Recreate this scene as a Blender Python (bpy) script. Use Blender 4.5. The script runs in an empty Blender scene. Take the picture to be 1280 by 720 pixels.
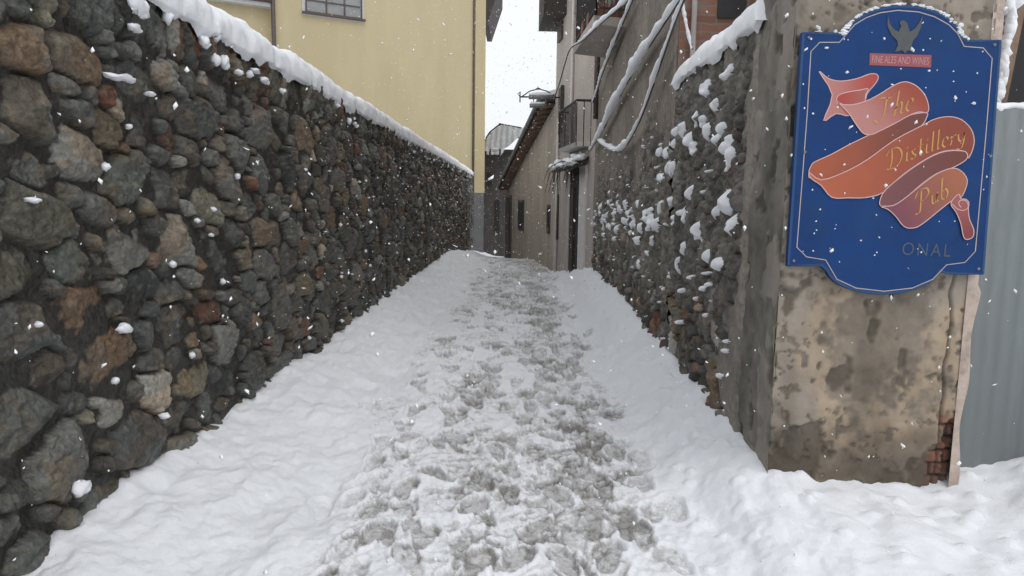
import bpy, math, numpy as np
from mathutils import Vector
rng = np.random.default_rng(11)
SC = bpy.context.scene
COL = SC.collection

# ------------------------------------------------------------------ camera
F = 880.0; H = 1.6
PITCH = math.atan(110/F); YAW = math.atan(6/F); ROLL = math.radians(.8)
cyw, syw = math.cos(YAW), math.sin(YAW)
FW = np.array([-syw*math.cos(PITCH), cyw*math.cos(PITCH), -math.sin(PITCH)])
_r = np.array([cyw, syw, 0.]); _u = np.cross(_r, FW)
RT = _r*math.cos(ROLL)+_u*math.sin(ROLL); UP = -_r*math.sin(ROLL)+_u*math.cos(ROLL)
O = np.array([0, 0, H])
cam = bpy.data.cameras.new('camera'); co = bpy.data.objects.new('camera', cam); COL.objects.link(co)
from mathutils import Matrix
M = Matrix(((RT[0], UP[0], -FW[0], 0), (RT[1], UP[1], -FW[1], 0), (RT[2], UP[2], -FW[2], H), (0, 0, 0, 1)))
co.matrix_world = M
cam.sensor_width = 36; cam.lens = F/1280*36; cam.clip_start = .05; cam.clip_end = 2000
SC.camera = co
# survey helpers: where a line of sight meets a plane of known place
def ray(x, y): return FW + RT*(x-640)/F - UP*(y-360)/F
def atX(x, y, X): d = ray(x, y); return O+d*(X/d[0])
def atY(x, y, Y): d = ray(x, y); return O+d*(Y/d[1])
def hit(x, y, P, n):
    d = ray(x, y); P = np.array(P, float); n = np.array(n, float)
    return O+d*(((P-O)@n)/(d@n))

# ------------------------------------------------------------------ noise
def _h(ix, iy, s):
    n = (ix.astype(np.int64)*374761393 + iy.astype(np.int64)*668265263 + s*974634777) & 0xffffffff
    n = ((n ^ (n >> 13))*1274126177) & 0xffffffff
    n = ((n ^ (n >> 15))*2246822519) & 0xffffffff
    return ((n ^ (n >> 16)) & 0xffffff)/float(0xffffff)
def vn(x, y, s=0):
    ix, iy = np.floor(x), np.floor(y); fx, fy = x-ix, y-iy
    fx = fx*fx*fx*(fx*(fx*6-15)+10); fy = fy*fy*fy*(fy*(fy*6-15)+10)
    a = _h(ix, iy, s); b = _h(ix+1, iy, s); c = _h(ix, iy+1, s); d = _h(ix+1, iy+1, s)
    return (a*(1-fx)+b*fx)*(1-fy)+(c*(1-fx)+d*fx)*fy
def fbm(x, y, s=0, o=4, g=.5):
    t = 0; a = 1; n = 0
    for k in range(o):
        t = t+a*vn(x*2**k+k*17.3, y*2**k-k*9.1, s+k*7); n += a; a *= g
    return t/n
def worley(x, y, s=0):
    ix, iy = np.floor(x), np.floor(y)
    f1 = np.full(x.shape, 9.); f2 = np.full(x.shape, 9.); cid = np.zeros(x.shape)
    for dx in (-1, 0, 1):
        for dy in (-1, 0, 1):
            jx, jy = ix+dx, iy+dy
            px = jx+_h(jx, jy, s); py = jy+_h(jx, jy, s+1)
            d = np.hypot(x-px, y-py); c = _h(jx, jy, s+2)
            m = d < f1
            f2 = np.where(m, f1, np.minimum(f2, d)); cid = np.where(m, c, cid); f1 = np.where(m, d, f1)
    return f1, f2, cid
def sm(a, b, x):
    t = np.clip((x-a)/(b-a), 0, 1); return t*t*(3-2*t)
def lerp(a, b, t): return a+(b-a)*t

# ------------------------------------------------------------------ materials
def mat(name, color=(.5, .5, .5), rough=.8, vcol=False, var=.25, scale=8., bump=.3, bscale=60., bdist=.01, metal=0., spec=.5, dark=None, dscale=2., damt=0., stretch=(1, 1, 1), sss=0):
    m = bpy.data.materials.new(name); m.use_nodes = True; nt = m.node_tree; N = nt.nodes; L = nt.links
    b = N['Principled BSDF']; b.inputs['Roughness'].default_value = rough; b.inputs['Metallic'].default_value = metal
    b.inputs['Specular IOR Level'].default_value = spec
    tc = N.new('ShaderNodeTexCoord'); mp = N.new('ShaderNodeMapping'); mp.inputs['Scale'].default_value = stretch
    L.new(tc.outputs['Object'], mp.inputs['Vector'])
    if vcol:
        src = N.new('ShaderNodeAttribute'); src.attribute_name = 'col'; cs = src.outputs['Color']
    else:
        src = N.new('ShaderNodeRGB'); src.outputs[0].default_value = (*color, 1); cs = src.outputs[0]
    nz = N.new('ShaderNodeTexNoise'); nz.inputs['Scale'].default_value = scale; nz.inputs['Detail'].default_value = 8; nz.inputs['Roughness'].default_value = .65
    L.new(mp.outputs[0], nz.inputs['Vector'])
    mr = N.new('ShaderNodeMapRange'); mr.inputs['From Min'].default_value = .3; mr.inputs['From Max'].default_value = .7
    mr.inputs['To Min'].default_value = 1-var; mr.inputs['To Max'].default_value = 1+var
    L.new(nz.outputs['Fac'], mr.inputs['Value'])
    vm = N.new('ShaderNodeVectorMath'); vm.operation = 'SCALE'; L.new(cs, vm.inputs[0]); L.new(mr.outputs[0], vm.inputs['Scale'])
    out = vm.outputs[0]
    if damt > 0:
        n2 = N.new('ShaderNodeTexNoise'); n2.inputs['Scale'].default_value = dscale; n2.inputs['Detail'].default_value = 9; n2.inputs['Roughness'].default_value = .7
        L.new(mp.outputs[0], n2.inputs['Vector'])
        r2 = N.new('ShaderNodeMapRange'); r2.inputs['From Min'].default_value = .48; r2.inputs['From Max'].default_value = .62; r2.inputs['To Max'].default_value = damt
        L.new(n2.outputs['Fac'], r2.inputs['Value'])
        mx = N.new('ShaderNodeMix'); mx.data_type = 'RGBA'; L.new(r2.outputs[0], mx.inputs['Factor']); L.new(out, mx.inputs['A']); mx.inputs['B'].default_value = (*(dark or (.1, .1, .1)), 1)
        out = mx.outputs['Result']
    L.new(out, b.inputs['Base Color'])
    if bump > 0:
        n3 = N.new('ShaderNodeTexNoise'); n3.inputs['Scale'].default_value = bscale; n3.inputs['Detail'].default_value = 6; n3.inputs['Roughness'].default_value = .6
        L.new(tc.outputs['Object'], n3.inputs['Vector'])
        bp = N.new('ShaderNodeBump'); bp.inputs['Strength'].default_value = bump; bp.inputs['Distance'].default_value = bdist
        L.new(n3.outputs['Fac'], bp.inputs['Height']); L.new(bp.outputs[0], b.inputs['Normal'])
    if sss:
        b.inputs['Subsurface Weight'].default_value = sss; b.inputs['Subsurface Radius'].default_value = (.03, .035, .04); b.inputs['Subsurface Scale'].default_value = .5
    return m
SNOW = (.82, .835, .86)
m_snow = mat('snow', SNOW, .65, var=.03, scale=20, bump=.35, bscale=55, bdist=.012, spec=.3)
def ground_mat():
    m = bpy.data.materials.new('trodden_snow'); m.use_nodes = True; nt = m.node_tree; N = nt.nodes; L = nt.links; b = N['Principled BSDF']
    b.inputs['Specular IOR Level'].default_value = .4
    tc = N.new('ShaderNodeTexCoord'); at = N.new('ShaderNodeAttribute'); at.attribute_name = 'col'; sp = N.new('ShaderNodeSeparateColor'); L.new(at.outputs['Color'], sp.inputs[0])
    def noise(sc, det, ro=.6, off=0):
        n = N.new('ShaderNodeTexNoise'); n.inputs['Scale'].default_value = sc; n.inputs['Detail'].default_value = det; n.inputs['Roughness'].default_value = ro; n.inputs['Distortion'].default_value = .6
        if off:
            mp = N.new('ShaderNodeMapping'); mp.inputs['Location'].default_value = (off, off, off); L.new(tc.outputs['Object'], mp.inputs[0]); L.new(mp.outputs[0], n.inputs['Vector'])
        else: L.new(tc.outputs['Object'], n.inputs['Vector'])
        return n.outputs['Fac']
    def mth(op, a, c, cl=False):
        n = N.new('ShaderNodeMath'); n.operation = op; n.use_clamp = cl
        for i, v in enumerate((a, c)):
            if isinstance(v, (int, float)): n.inputs[i].default_value = v
            else: L.new(v, n.inputs[i])
        return n.outputs[0]
    n1 = noise(38, 6, .7); n2 = noise(110, 4, .6, 3); n3 = noise(14, 5, .6, 7)
    d = sp.outputs[0]
    wob = mth('ADD', mth('MULTIPLY', mth('SUBTRACT', n1, .5), .9), mth('MULTIPLY', mth('SUBTRACT', n2, .5), .7))
    gate = mth('MULTIPLY', d, 4., True)
    e = mth('ADD', d, mth('MULTIPLY', wob, gate))
    mr = N.new('ShaderNodeMapRange'); mr.interpolation_type = 'SMOOTHSTEP'; mr.inputs['From Min'].default_value = .08; mr.inputs['From Max'].default_value = .6; L.new(e, mr.inputs['Value'])
    cr = N.new('ShaderNodeValToRGB'); C_ = cr.color_ramp; C_.elements[0].position = .10; C_.elements[0].color = (.80, .815, .845, 1); C_.elements[1].position = 1.; C_.elements[1].color = (.25, .23, .21, 1)
    for p_, c_ in ((.24, (.66, .665, .68, 1)), (.45, (.51, .505, .505, 1)), (.74, (.41, .40, .39, 1))):
        q_ = C_.elements.new(p_); q_.color = c_
    L.new(mth('ADD', e, mth('MULTIPLY', mth('SUBTRACT', n3, .5), mth('MULTIPLY', gate, .35))), cr.inputs[0])
    L.new(cr.outputs[0], b.inputs['Base Color'])
    rg = N.new('ShaderNodeMapRange'); L.new(mr.outputs[0], rg.inputs['Value']); rg.inputs['To Min'].default_value = .62; rg.inputs['To Max'].default_value = .38; L.new(rg.outputs[0], b.inputs['Roughness'])
    hgt = mth('ADD', mth('MULTIPLY', n1, mth('ADD', mth('MULTIPLY', d, 1.6), .25)), mth('MULTIPLY', n2, .35))
    hgt = mth('SUBTRACT', hgt, mth('MULTIPLY', mr.outputs[0], .25))
    bp = N.new('ShaderNodeBump'); bp.inputs['Strength'].default_value = .9; bp.inputs['Distance'].default_value = .013; L.new(hgt, bp.inputs['Height']); L.new(bp.outputs[0], b.inputs['Normal'])
    return m
m_ground = ground_mat()
m_stone = mat('wet_cobble', rough=.40, vcol=True, var=.50, scale=38, bump=1., bscale=60, bdist=.012, spec=.45)
m_rubble = mat('rubble_render', rough=.75, vcol=True, var=.35, scale=18, bump=.7, bscale=60, bdist=.014, spec=.3)
m_plaster = mat('old_plaster', rough=.85, vcol=True, var=.14, scale=9, bump=.4, bscale=70, bdist=.005, spec=.2)
m_pale = mat('pale_plaster', (.43, .38, .335), .9, var=.14, scale=1.3, bump=.4, bscale=30, bdist=.006, spec=.2, dark=(.27, .24, .21), dscale=.9, damt=.5, stretch=(1, 1, .35))
m_low = mat('beige_plaster', (.41, .355, .29), .9, var=.16, scale=1.1, bump=.4, bscale=30, bdist=.006, spec=.2, dark=(.22, .2, .17), dscale=.8, damt=.5, stretch=(1, 1, .4))
m_yellow = mat('yellow_plaster', (.48, .41, .255), .9, var=.07, scale=.6, bump=.25, bscale=20, bdist=.006, spec=.2, dark=(.43, .36, .22), dscale=.5, damt=.55, stretch=(1, 1, .22))
m_ytrim = mat('yellow_trim', (.45, .38, .23), .9, var=.06, scale=1, bump=.2, bscale=20, spec=.2)
m_plinth = mat('grey_plinth', (.12, .12, .12), .9, var=.15, scale=3, bump=.3, bscale=30)
m_darkhouse = mat('dark_render', (.065, .06, .058), .9, var=.3, scale=2, bump=.5, bscale=12, bdist=.03)
m_wood = mat('dark_wood', (.045, .036, .03), .8, var=.35, scale=6, bump=.5, bscale=20, bdist=.01, stretch=(1, 1, .2))
m_wood2 = mat('weathered_wood', (.2, .13, .09), .8, var=.3, scale=10, bump=.5, bscale=30, bdist=.01)
m_iron = mat('black_iron', (.035, .033, .033), .6, var=.3, scale=20, bump=.2, bscale=60, bdist=.003)
m_lampgrey = mat('lamp_metal', (.18, .18, .18), .5, var=.2, bump=.1)
m_glass = mat('window_glass', (.24, .245, .24), .25, var=.15, scale=2, bump=0, spec=.5)
m_dark = mat('dark_interior', (.018, .017, .018), .7, var=.3, scale=5, bump=0)
m_white = mat('white_paint', (.6, .58, .55), .6, var=.1, bump=.1)
m_frame = mat('grey_stone_trim', (.5, .49, .48), .8, var=.1, bump=.2)
m_pipe = mat('brown_pipe', (.075, .055, .045), .55, var=.25, bump=.1)
m_wpipe = mat('pale_pipe', (.55, .5, .47), .5, var=.1, bump=.05)
m_tile = mat('roof_tiles', (.12, .085, .07), .85, var=.35, scale=6, bump=.6, bscale=12, bdist=.03)
m_terra = mat('terracotta', (.20, .085, .06), .8, var=.3, scale=14, bump=.3)
m_twig = mat('bare_twigs', (.10, .08, .065), .85, var=.3, scale=20, bump=.2)
m_metal = mat('corrugated_zinc', (.18, .20, .20), .48, var=.12, scale=3, bump=.15, bscale=40, bdist=.003, metal=.25, dark=(.28, .30, .31), dscale=2.2, damt=.45, stretch=(1, 1, .3))
m_cable = mat('cable_sheath', (.06, .055, .05), .6, var=.2, bump=.1)
m_sheet = mat('plastic_sheet', (.42, .43, .43), .45, var=.2, scale=4, bump=.4, bscale=8, bdist=.05)
m_flake = mat('snowflake', (.88, .89, .9), .6, var=.02, bump=0)
m_blue = mat('sign_blue', (.002, .036, .150), .5, var=.2, scale=3, bump=.12, bscale=30, bdist=.003, spec=.25, dark=(.012, .05, .12), dscale=5, damt=.35)
m_rimblue = mat('sign_rim_blue', (.006, .048, .145), .4, var=.15, scale=8, bump=.05)
m_gold = mat('sign_line', (.42, .36, .34), .5, var=.15, bump=0)
m_pink = mat('ribbon_edge', (.62, .40, .38), .5, var=.1, bump=0)
m_letter = mat('gold_lettering', (.50, .26, .07), .5, var=.15, scale=30, bump=0)
m_plate = mat('plate_red', (.30, .07, .085), .5, var=.1, bump=0)
m_platetxt = mat('plate_lettering', (.45, .25, .25), .5, var=.1, bump=0)
m_faded = mat('faded_gold', (.07, .075, .075), .5, var=.2, scale=20, bump=0)
m_faint = mat('faint_lettering', (.05, .075, .11), .5, var=.2, scale=20, bump=0)
m_ribbon = mat('ribbon_paint', rough=.42, vcol=True, var=.06, scale=6, bump=0)
# brick
def brick_mat():
    m = bpy.data.materials.new('worn_brick'); m.use_nodes = True; nt = m.node_tree; N = nt.nodes; L = nt.links; b = N['Principled BSDF']
    b.inputs['Roughness'].default_value = .9
    tc = N.new('ShaderNodeTexCoord'); sp = N.new('ShaderNodeSeparateXYZ'); cb = N.new('ShaderNodeCombineXYZ')
    L.new(tc.outputs['Object'], sp.inputs[0]); L.new(sp.outputs['X'], cb.inputs['X']); L.new(sp.outputs['Z'], cb.inputs['Y'])
    nz = N.new('ShaderNodeTexNoise'); nz.inputs['Scale'].default_value = 7; nz.inputs['Detail'].default_value = 6
    L.new(tc.outputs['Object'], nz.inputs['Vector'])
    ad = N.new('ShaderNodeVectorMath'); ad.operation = 'MULTIPLY_ADD'; L.new(nz.outputs['Color'], ad.inputs[0]); ad.inputs[1].default_value = (.05, .05, 0); L.new(cb.outputs[0], ad.inputs[2])
    br = N.new('ShaderNodeTexBrick'); br.inputs['Scale'].default_value = 1; br.inputs['Brick Width'].default_value = .25; br.inputs['Row Height'].default_value = .07
    br.inputs['Mortar Size'].default_value = .008; br.inputs['Color1'].default_value = (.25, .11, .075, 1); br.inputs['Color2'].default_value = (.17, .085, .06, 1); br.inputs['Mortar'].default_value = (.19, .15, .12, 1)
    L.new(ad.outputs[0], br.inputs['Vector'])
    mx = N.new('ShaderNodeMix'); mx.data_type = 'RGBA'; r = N.new('ShaderNodeMapRange'); r.inputs['From Min'].default_value = .5; r.inputs['From Max'].default_value = .64
    L.new(nz.outputs['Fac'], r.inputs['Value']); L.new(r.outputs[0], mx.inputs['Factor']); L.new(br.outputs['Color'], mx.inputs['A']); mx.inputs['B'].default_value = (.2, .16, .13, 1)
    L.new(mx.outputs['Result'], b.inputs['Base Color'])
    bp = N.new('ShaderNodeBump'); bp.inputs['Strength'].default_value = .6; bp.inputs['Distance'].default_value = .02
    L.new(br.outputs['Fac'], bp.inputs['Height']); bp.invert = True; L.new(bp.outputs[0], b.inputs['Normal'])
    return m
m_brick = brick_mat()

# ------------------------------------------------------------------ mesh tools
class MB:
    def __init__(s): s.v = []; s.f = []; s.c = []
    def add(s, V, Fs, c=None):
        o = len(s.v); s.v += [tuple(map(float, p)) for p in V]; s.f += [tuple(i+o for i in f) for f in Fs]
        s.c += [c if c is not None else (1, 1, 1)]*len(V); return s
    def box(s, a, b):
        x0, y0, z0 = a; x1, y1, z1 = b
        return s.add([(x0, y0, z0), (x1, y0, z0), (x1, y1, z0), (x0, y1, z0), (x0, y0, z1), (x1, y0, z1), (x1, y1, z1), (x0, y1, z1)],
                     [(0, 3, 2, 1), (4, 5, 6, 7), (0, 1, 5, 4), (1, 2, 6, 5), (2, 3, 7, 6), (3, 0, 4, 7)])
    def obox(s, P, du, dv, dw):       # corner + three edge vectors
        P, du, dv, dw = map(lambda q: np.array(q, float), (P, du, dv, dw))
        V = [P, P+du, P+du+dv, P+dv, P+dw, P+du+dw, P+du+dv+dw, P+dv+dw]
        return s.add(V, [(0, 3, 2, 1), (4, 5, 6, 7), (0, 1, 5, 4), (1, 2, 6, 5), (2, 3, 7, 6), (3, 0, 4, 7)])
    def prism(s, pts, d, c=None):     # polygon extruded by vector d
        n = len(pts); d = np.array(d, float); P = [np.array(p, float) for p in pts]
        return s.add(P+[p+d for p in P], [tuple(range(n))[::-1], tuple(range(n, 2*n))]+[(i, (i+1) % n, (i+1) % n+n, i+n) for i in range(n)], c)
    def tube(s, pts, r, n=8, cap=True):
        P = [np.array(p, float) for p in pts]; m = len(P); R_ = r if hasattr(r, '__len__') else [r]*m
        V = []; up = np.array([.13, .21, .97])
        for i in range(m):
            t = P[min(i+1, m-1)]-P[max(i-1, 0)]; t /= np.linalg.norm(t)+1e-9
            a = np.cross(t, up); 
            if np.linalg.norm(a) < .1: a = np.cross(t, (1, 0, 0))
            a /= np.linalg.norm(a); b = np.cross(t, a)
            for k in range(n):
                w = 2*math.pi*k/n; V.append(P[i]+R_[i]*(math.cos(w)*a+math.sin(w)*b))
        Fs = [(i*n+k, i*n+(k+1) % n, (i+1)*n+(k+1) % n, (i+1)*n+k) for i in range(m-1) for k in range(n)]
        if cap: Fs += [tuple(range(n))[::-1], tuple(range((m-1)*n, m*n))]
        return s.add(V, Fs)
    def blob(s, c, r, seed=0, n=10, amp=.3):
        V = []; Fs = []; m = n//2+1
        rr = np.random.default_rng(seed)
        ph = rr.uniform(0, 6.28, 6)
        for i in range(m+1):
            th = math.pi*i/m
            for k in range(n):
                w = 2*math.pi*k/n
                q = 1+amp*(.5*math.sin(2*w+ph[0]+th*2)+.35*math.sin(3*w+ph[1]-3*th)+.3*math.sin(5*th+ph[2]+w))
                V.append((c[0]+r[0]*q*math.sin(th)*math.cos(w), c[1]+r[1]*q*math.sin(th)*math.sin(w), c[2]+r[2]*q*math.cos(th)))
        for i in range(m):
            for k in range(n): Fs.append((i*n+k, i*n+(k+1) % n, (i+1)*n+(k+1) % n, (i+1)*n+k))
        return s.add(V, Fs)
    def build(s, name, m, parent=None, smooth=False, bevel=0, vcol=False):
        me = bpy.data.meshes.new(name); me.from_pydata(s.v, [], s.f); me.update()
        if vcol:
            a = me.color_attributes.new('col', 'FLOAT_COLOR', 'POINT'); a.data.foreach_set('color', np.hstack([np.array(s.c, float), np.ones((len(s.c), 1))]).ravel())
        me.materials.append(m)
        if smooth: me.polygons.foreach_set('use_smooth', [True]*len(me.polygons))
        o = bpy.data.objects.new(name, me); COL.objects.link(o)
        if parent: o.parent = parent
        if bevel:
            b = o.modifiers.new('bevel', 'BEVEL'); b.width = bevel; b.segments = 2; b.limit_method = 'ANGLE'
        return o
def grid_mesh(name, V, nu, nv, colr, m, parent=None, keep=None, extra=None, flip=False):
    """V (nu*nv,3) row-major; one quad sheet, colours per vertex; extra = MB joined on"""
    idx = np.arange(nu*nv).reshape(nu, nv)
    q = np.stack([idx[:-1, :-1], idx[1:, :-1], idx[1:, 1:], idx[:-1, 1:]], -1).reshape(-1, 4)
    if keep is not None: q = q[keep[:-1, :-1].ravel()]
    if flip: q = q[:, ::-1]
    V = np.asarray(V, float); nvx = len(V); ex = []; 
    if extra:
        V = np.vstack([V, np.array(extra.v)]); colr = np.vstack([colr, np.array(extra.c)]); ex = [tuple(i+nvx for i in f) for f in extra.f]
    me = bpy.data.meshes.new(name)
    nf = len(q)+len(ex)
    loops = np.concatenate([q.ravel(), np.array([i for f in ex for i in f], int)]) if ex else q.ravel()
    sizes = np.concatenate([np.full(len(q), 4), np.array([len(f) for f in ex], int)]) if ex else np.full(len(q), 4)
    me.vertices.add(len(V)); me.vertices.foreach_set('co', V.ravel())
    me.loops.add(len(loops)); me.loops.foreach_set('vertex_index', loops.astype(np.int32))
    me.polygons.add(nf); me.polygons.foreach_set('loop_start', np.concatenate([[0], np.cumsum(sizes)[:-1]]).astype(np.int32))
    sm_ = np.ones(nf, bool); sm_[len(q):] = False
    me.polygons.foreach_set('use_smooth', sm_)
    me.update(calc_edges=True); me.validate()
    a = me.color_attributes.new('col', 'FLOAT_COLOR', 'POINT'); a.data.foreach_set('color', np.hstack([colr, np.ones((len(colr), 1))]).ravel())
    me.materials.append(m)
    o = bpy.data.objects.new(name, me); COL.objects.link(o)
    if parent: o.parent = parent
    return o
def tag(o, label=None, cat=None, group=None, kind=None):
    if label: o['label'] = label
    if cat: o['category'] = cat
    if group: o['group'] = group
    if kind: o['kind'] = kind
    return o
def empty(name, loc=(0, 0, 0)):
    e = bpy.data.objects.new(name, None); COL.objects.link(e); e.location = loc; e.empty_display_size = .2; return e
def child(mb, name, m, root, **k):
    """mesh given in world coordinates, parented to a thing whose Empty stands at root.location"""
    L0 = np.array(root.location); p = root.parent
    while p is not None: L0 = L0+np.array(p.location); p = p.parent
    mb.v = [tuple(np.array(v)-L0) for v in mb.v]
    return mb.build(name, m, root, **k)

def steps(a, b, fn):
    out = [a]
    while out[-1] < b: out.append(out[-1]+fn(out[-1]))
    out[-1] = b
    return np.array(out)

# ------------------------------------------------------------------ stone wall relief
def throw(u0, u1, v0, v1, radii, seed, pre=(), AU=1., AV=1.18):
    r_ = np.random.default_rng(seed); P = np.zeros((0, 3))
    if len(pre): P = np.array([(p[0], p[1], p[2]) for p in pre])
    extra = []
    for rad, tries, jit in radii:
        for _ in range(tries):
            c = (r_.uniform(u0, u1), r_.uniform(v0, v1)); rr = rad*r_.uniform(1-jit, 1+jit)
            if len(P):
                d = np.hypot((P[:, 0]-c[0])/AU, (P[:, 1]-c[1])*AV)
                if (d < (P[:, 2]+rr)*.93).any(): continue
            P = np.vstack([P, (c[0], c[1], rr)]); extra.append(1)
    return P[len(pre):] if len(pre) else P
def relief(us, vs, stones, seed):
    """stones: list of (u, v, ru, rv, angle). returns f1, gap, id"""
    nu, nv = len(us), len(vs)
    f1 = np.full((nu, nv), 9.); f2 = np.full((nu, nv), 9.); sid = np.zeros((nu, nv), int)
    rr = np.random.default_rng(seed)
    wu = (fbm(us[:, None]*7+0*vs[None], vs[None]*9+0*us[:, None], seed+3, 2)-.5)*.05
    wv = (fbm(us[:, None]*7+0*vs[None]+50, vs[None]*9+0*us[:, None], seed+4, 2)-.5)*.035
    for i, (cu, cv, ru, rv, an) in enumerate(stones):
        R_ = max(ru, rv)*2.3
        a0, a1 = np.searchsorted(us, cu-R_), np.searchsorted(us, cu+R_); b0, b1 = np.searchsorted(vs, cv-R_), np.searchsorted(vs, cv+R_)
        if a1 <= a0 or b1 <= b0: continue
        du = us[a0:a1, None]-cu+wu[a0:a1, b0:b1]; dv = vs[None, b0:b1]-cv+wv[a0:a1, b0:b1]
        c, s = math.cos(an), math.sin(an); x = (du*c+dv*s)/ru; y = (-du*s+dv*c)/rv
        p = rr.uniform(1.8, 2.7)
        d = (np.abs(x)**p+np.abs(y)**p)**(1/p)*.75+.25*np.abs(x*math.cos(.8)+y*math.sin(.8)+.12*np.sign(x))
        A = f1[a0:a1, b0:b1]; B = f2[a0:a1, b0:b1]; I = sid[a0:a1, b0:b1]
        m = d < A
        B[:] = np.where(m, A, np.minimum(B, d)); I[m] = i; A[:] = np.where(m, d, A)
    return f1, f2, sid
PAL = np.array([(.085, .088, .08), (.13, .13, .12), (.19, .185, .17), (.10, .105, .10), (.13, .105, .078), (.16, .115, .08), (.16, .085, .06), (.29, .28, .255), (.15, .14, .105), (.065, .068, .066), (.11, .12, .105)])
PW = np.array([.17, .17, .10, .14, .11, .05, .03, .05, .07, .08, .03]); PW = PW/PW.sum()
def cobble_surface(us, vs, stones, seed, hmin=.03, hmax=.075, mortar=(.05, .047, .042), mlev=.018):
    f1, f2, sid = relief(us, vs, stones, seed); rr = np.random.default_rng(seed+9)
    n = len(stones); U = us[:, None]+0*vs[None]; V = vs[None]+0*us[:, None]
    hh = rr.uniform(hmin, hmax, n)[sid]
    gap = np.clip((f2-f1-.10)/.34, 0, 1); inn = np.clip((1.05-f1)/.55, 0, 1)
    t = np.minimum(gap, inn); dome = np.sqrt(np.clip(1-(1-t)**2.2, 0, 1))
    cu = np.array([s[0] for s in stones])[sid]; cv = np.array([s[1] for s in stones])[sid]
    tu = rr.normal(0, .16, n)[sid]; tv = rr.normal(0, .16, n)[sid]
    h = hh*dome+(tu*(U-cu)+tv*(V-cv))*dome
    for k in range(2):      # broken facets
        an = rr.uniform(0, 6.28, n)[sid]; off = rr.uniform(.0, .10, n)[sid]; sl = rr.uniform(.25, .7, n)[sid]
        pl = hh*1.15+off*.35-sl*((U-cu)*np.cos(an)+(V-cv)*np.sin(an))
        h = np.where(dome > .05, np.minimum(h, np.maximum(pl, .25*hh*dome)), h)
    h += (fbm(U*28, V*28, seed+20, 3)-.5)*.012*(.5+.6*dome)+(fbm(U*8, V*8, seed+25, 3)-.5)*.02*dome
    col = PAL[rr.choice(len(PAL), n, p=PW)][sid]*rr.uniform(.65, 1.55, n)[sid][..., None]
    mott = fbm(U*14, V*14, seed+30, 4); col = col*(.78+.44*mott)[..., None]
    lich = sm(.58, .7, fbm(U*20+7, V*20, seed+40, 4))*(dome > .3); col = lerp(col, np.array((.22, .21, .18)), (lich*.45)[..., None])
    stain = sm(.5, .62, fbm(U*6+3, V*6, seed+50, 4)); col = lerp(col, col*np.array((1.15, .85, .62)), (stain*.6)[..., None])
    mcol = np.array(mortar)*(.6+.9*fbm(U*30, V*30, seed+60, 3))[..., None]
    rid = 1-np.abs(fbm(U*7+5, V*9, seed+80, 4)-.5)*4; h += (np.clip(rid, 0, 1)-.5)*.012*dome
    h += (np.abs(fbm(U*16, V*22+9, seed+81, 3)-.5)-.08)*.05*dome
    mh = mlev+(fbm(U*5, V*5, seed+82, 3)-.5)*.05+(fbm(U*26, V*26, seed+83, 3)-.5)*.022
    k = sm(-.004, .007, h-mh); h = np.maximum(h, mh)
    col = lerp(mcol, col, k[..., None])
    return h, col, k, U, V

# ---- left wall
XL = -1.85
us = steps(-3.0, 28.4, lambda y: .03 if y < 1.4 else min(.024, max(.005, .0008*y*y)))
vs = np.arange(-.9, 2.62, .0068)
pre = []
u = -3.
while u < 28.4:
    w = rng.uniform(.032, .07); u += w*1.7
    pre.append((u, 2.46+rng.uniform(-.03, .03), w, rng.uniform(.11, .17), rng.normal(0, .18)))
prer = [(p[0], p[1]+o, p[2]*1.0) for p in pre for o in (-.09, 0, .09)]
P = throw(-3, 28.4, -.1, 2.32, [(.125, 1100, .2), (.10, 4200, .2), (.072, 9000, .2), (.048, 15000, .2), (.030, 20000, .15)], 5, pre=prer, AU=1.6, AV=1.)
st = list(pre)
for (a, b, r) in P:
    asp = rng.uniform(.8, 1.35)*(1 if r > .045 else .6); st.append((a, b, r*1.6*asp**.5, r*1.04/asp**.5, rng.normal(.04, .28)))
h, col, k, U, V = cobble_surface(us, vs, st, 3, .04, .095, mortar=(.034, .031, .027), mlev=.028)
col = col*np.array((.74, .745, .71))
wob = (fbm(U*.6, V*.9, 88, 2)-.5)*.10
X = XL+h-.035+wob*.6
edge = sm(0, .05, 28.4-U)*sm(0, .03, 2.62-V)
X = X-(1-edge)*.12
snowy = sm(2.45, 2.6, V)*0
Vt = np.stack([X.ravel(), U.ravel(), V.ravel()], 1)
ex = MB(); ex.box((XL-.6, -3, -2.5), (XL-.1, 28.4, 2.6)); ex.c = [(.07, .065, .06)]*8
lw = grid_mesh('stone_wall', Vt, len(us), len(vs), col.reshape(-1, 3), m_stone, extra=ex)
tag(lw, 'long dark cobblestone wall on the left edge of the snowy alley', 'wall')

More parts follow.
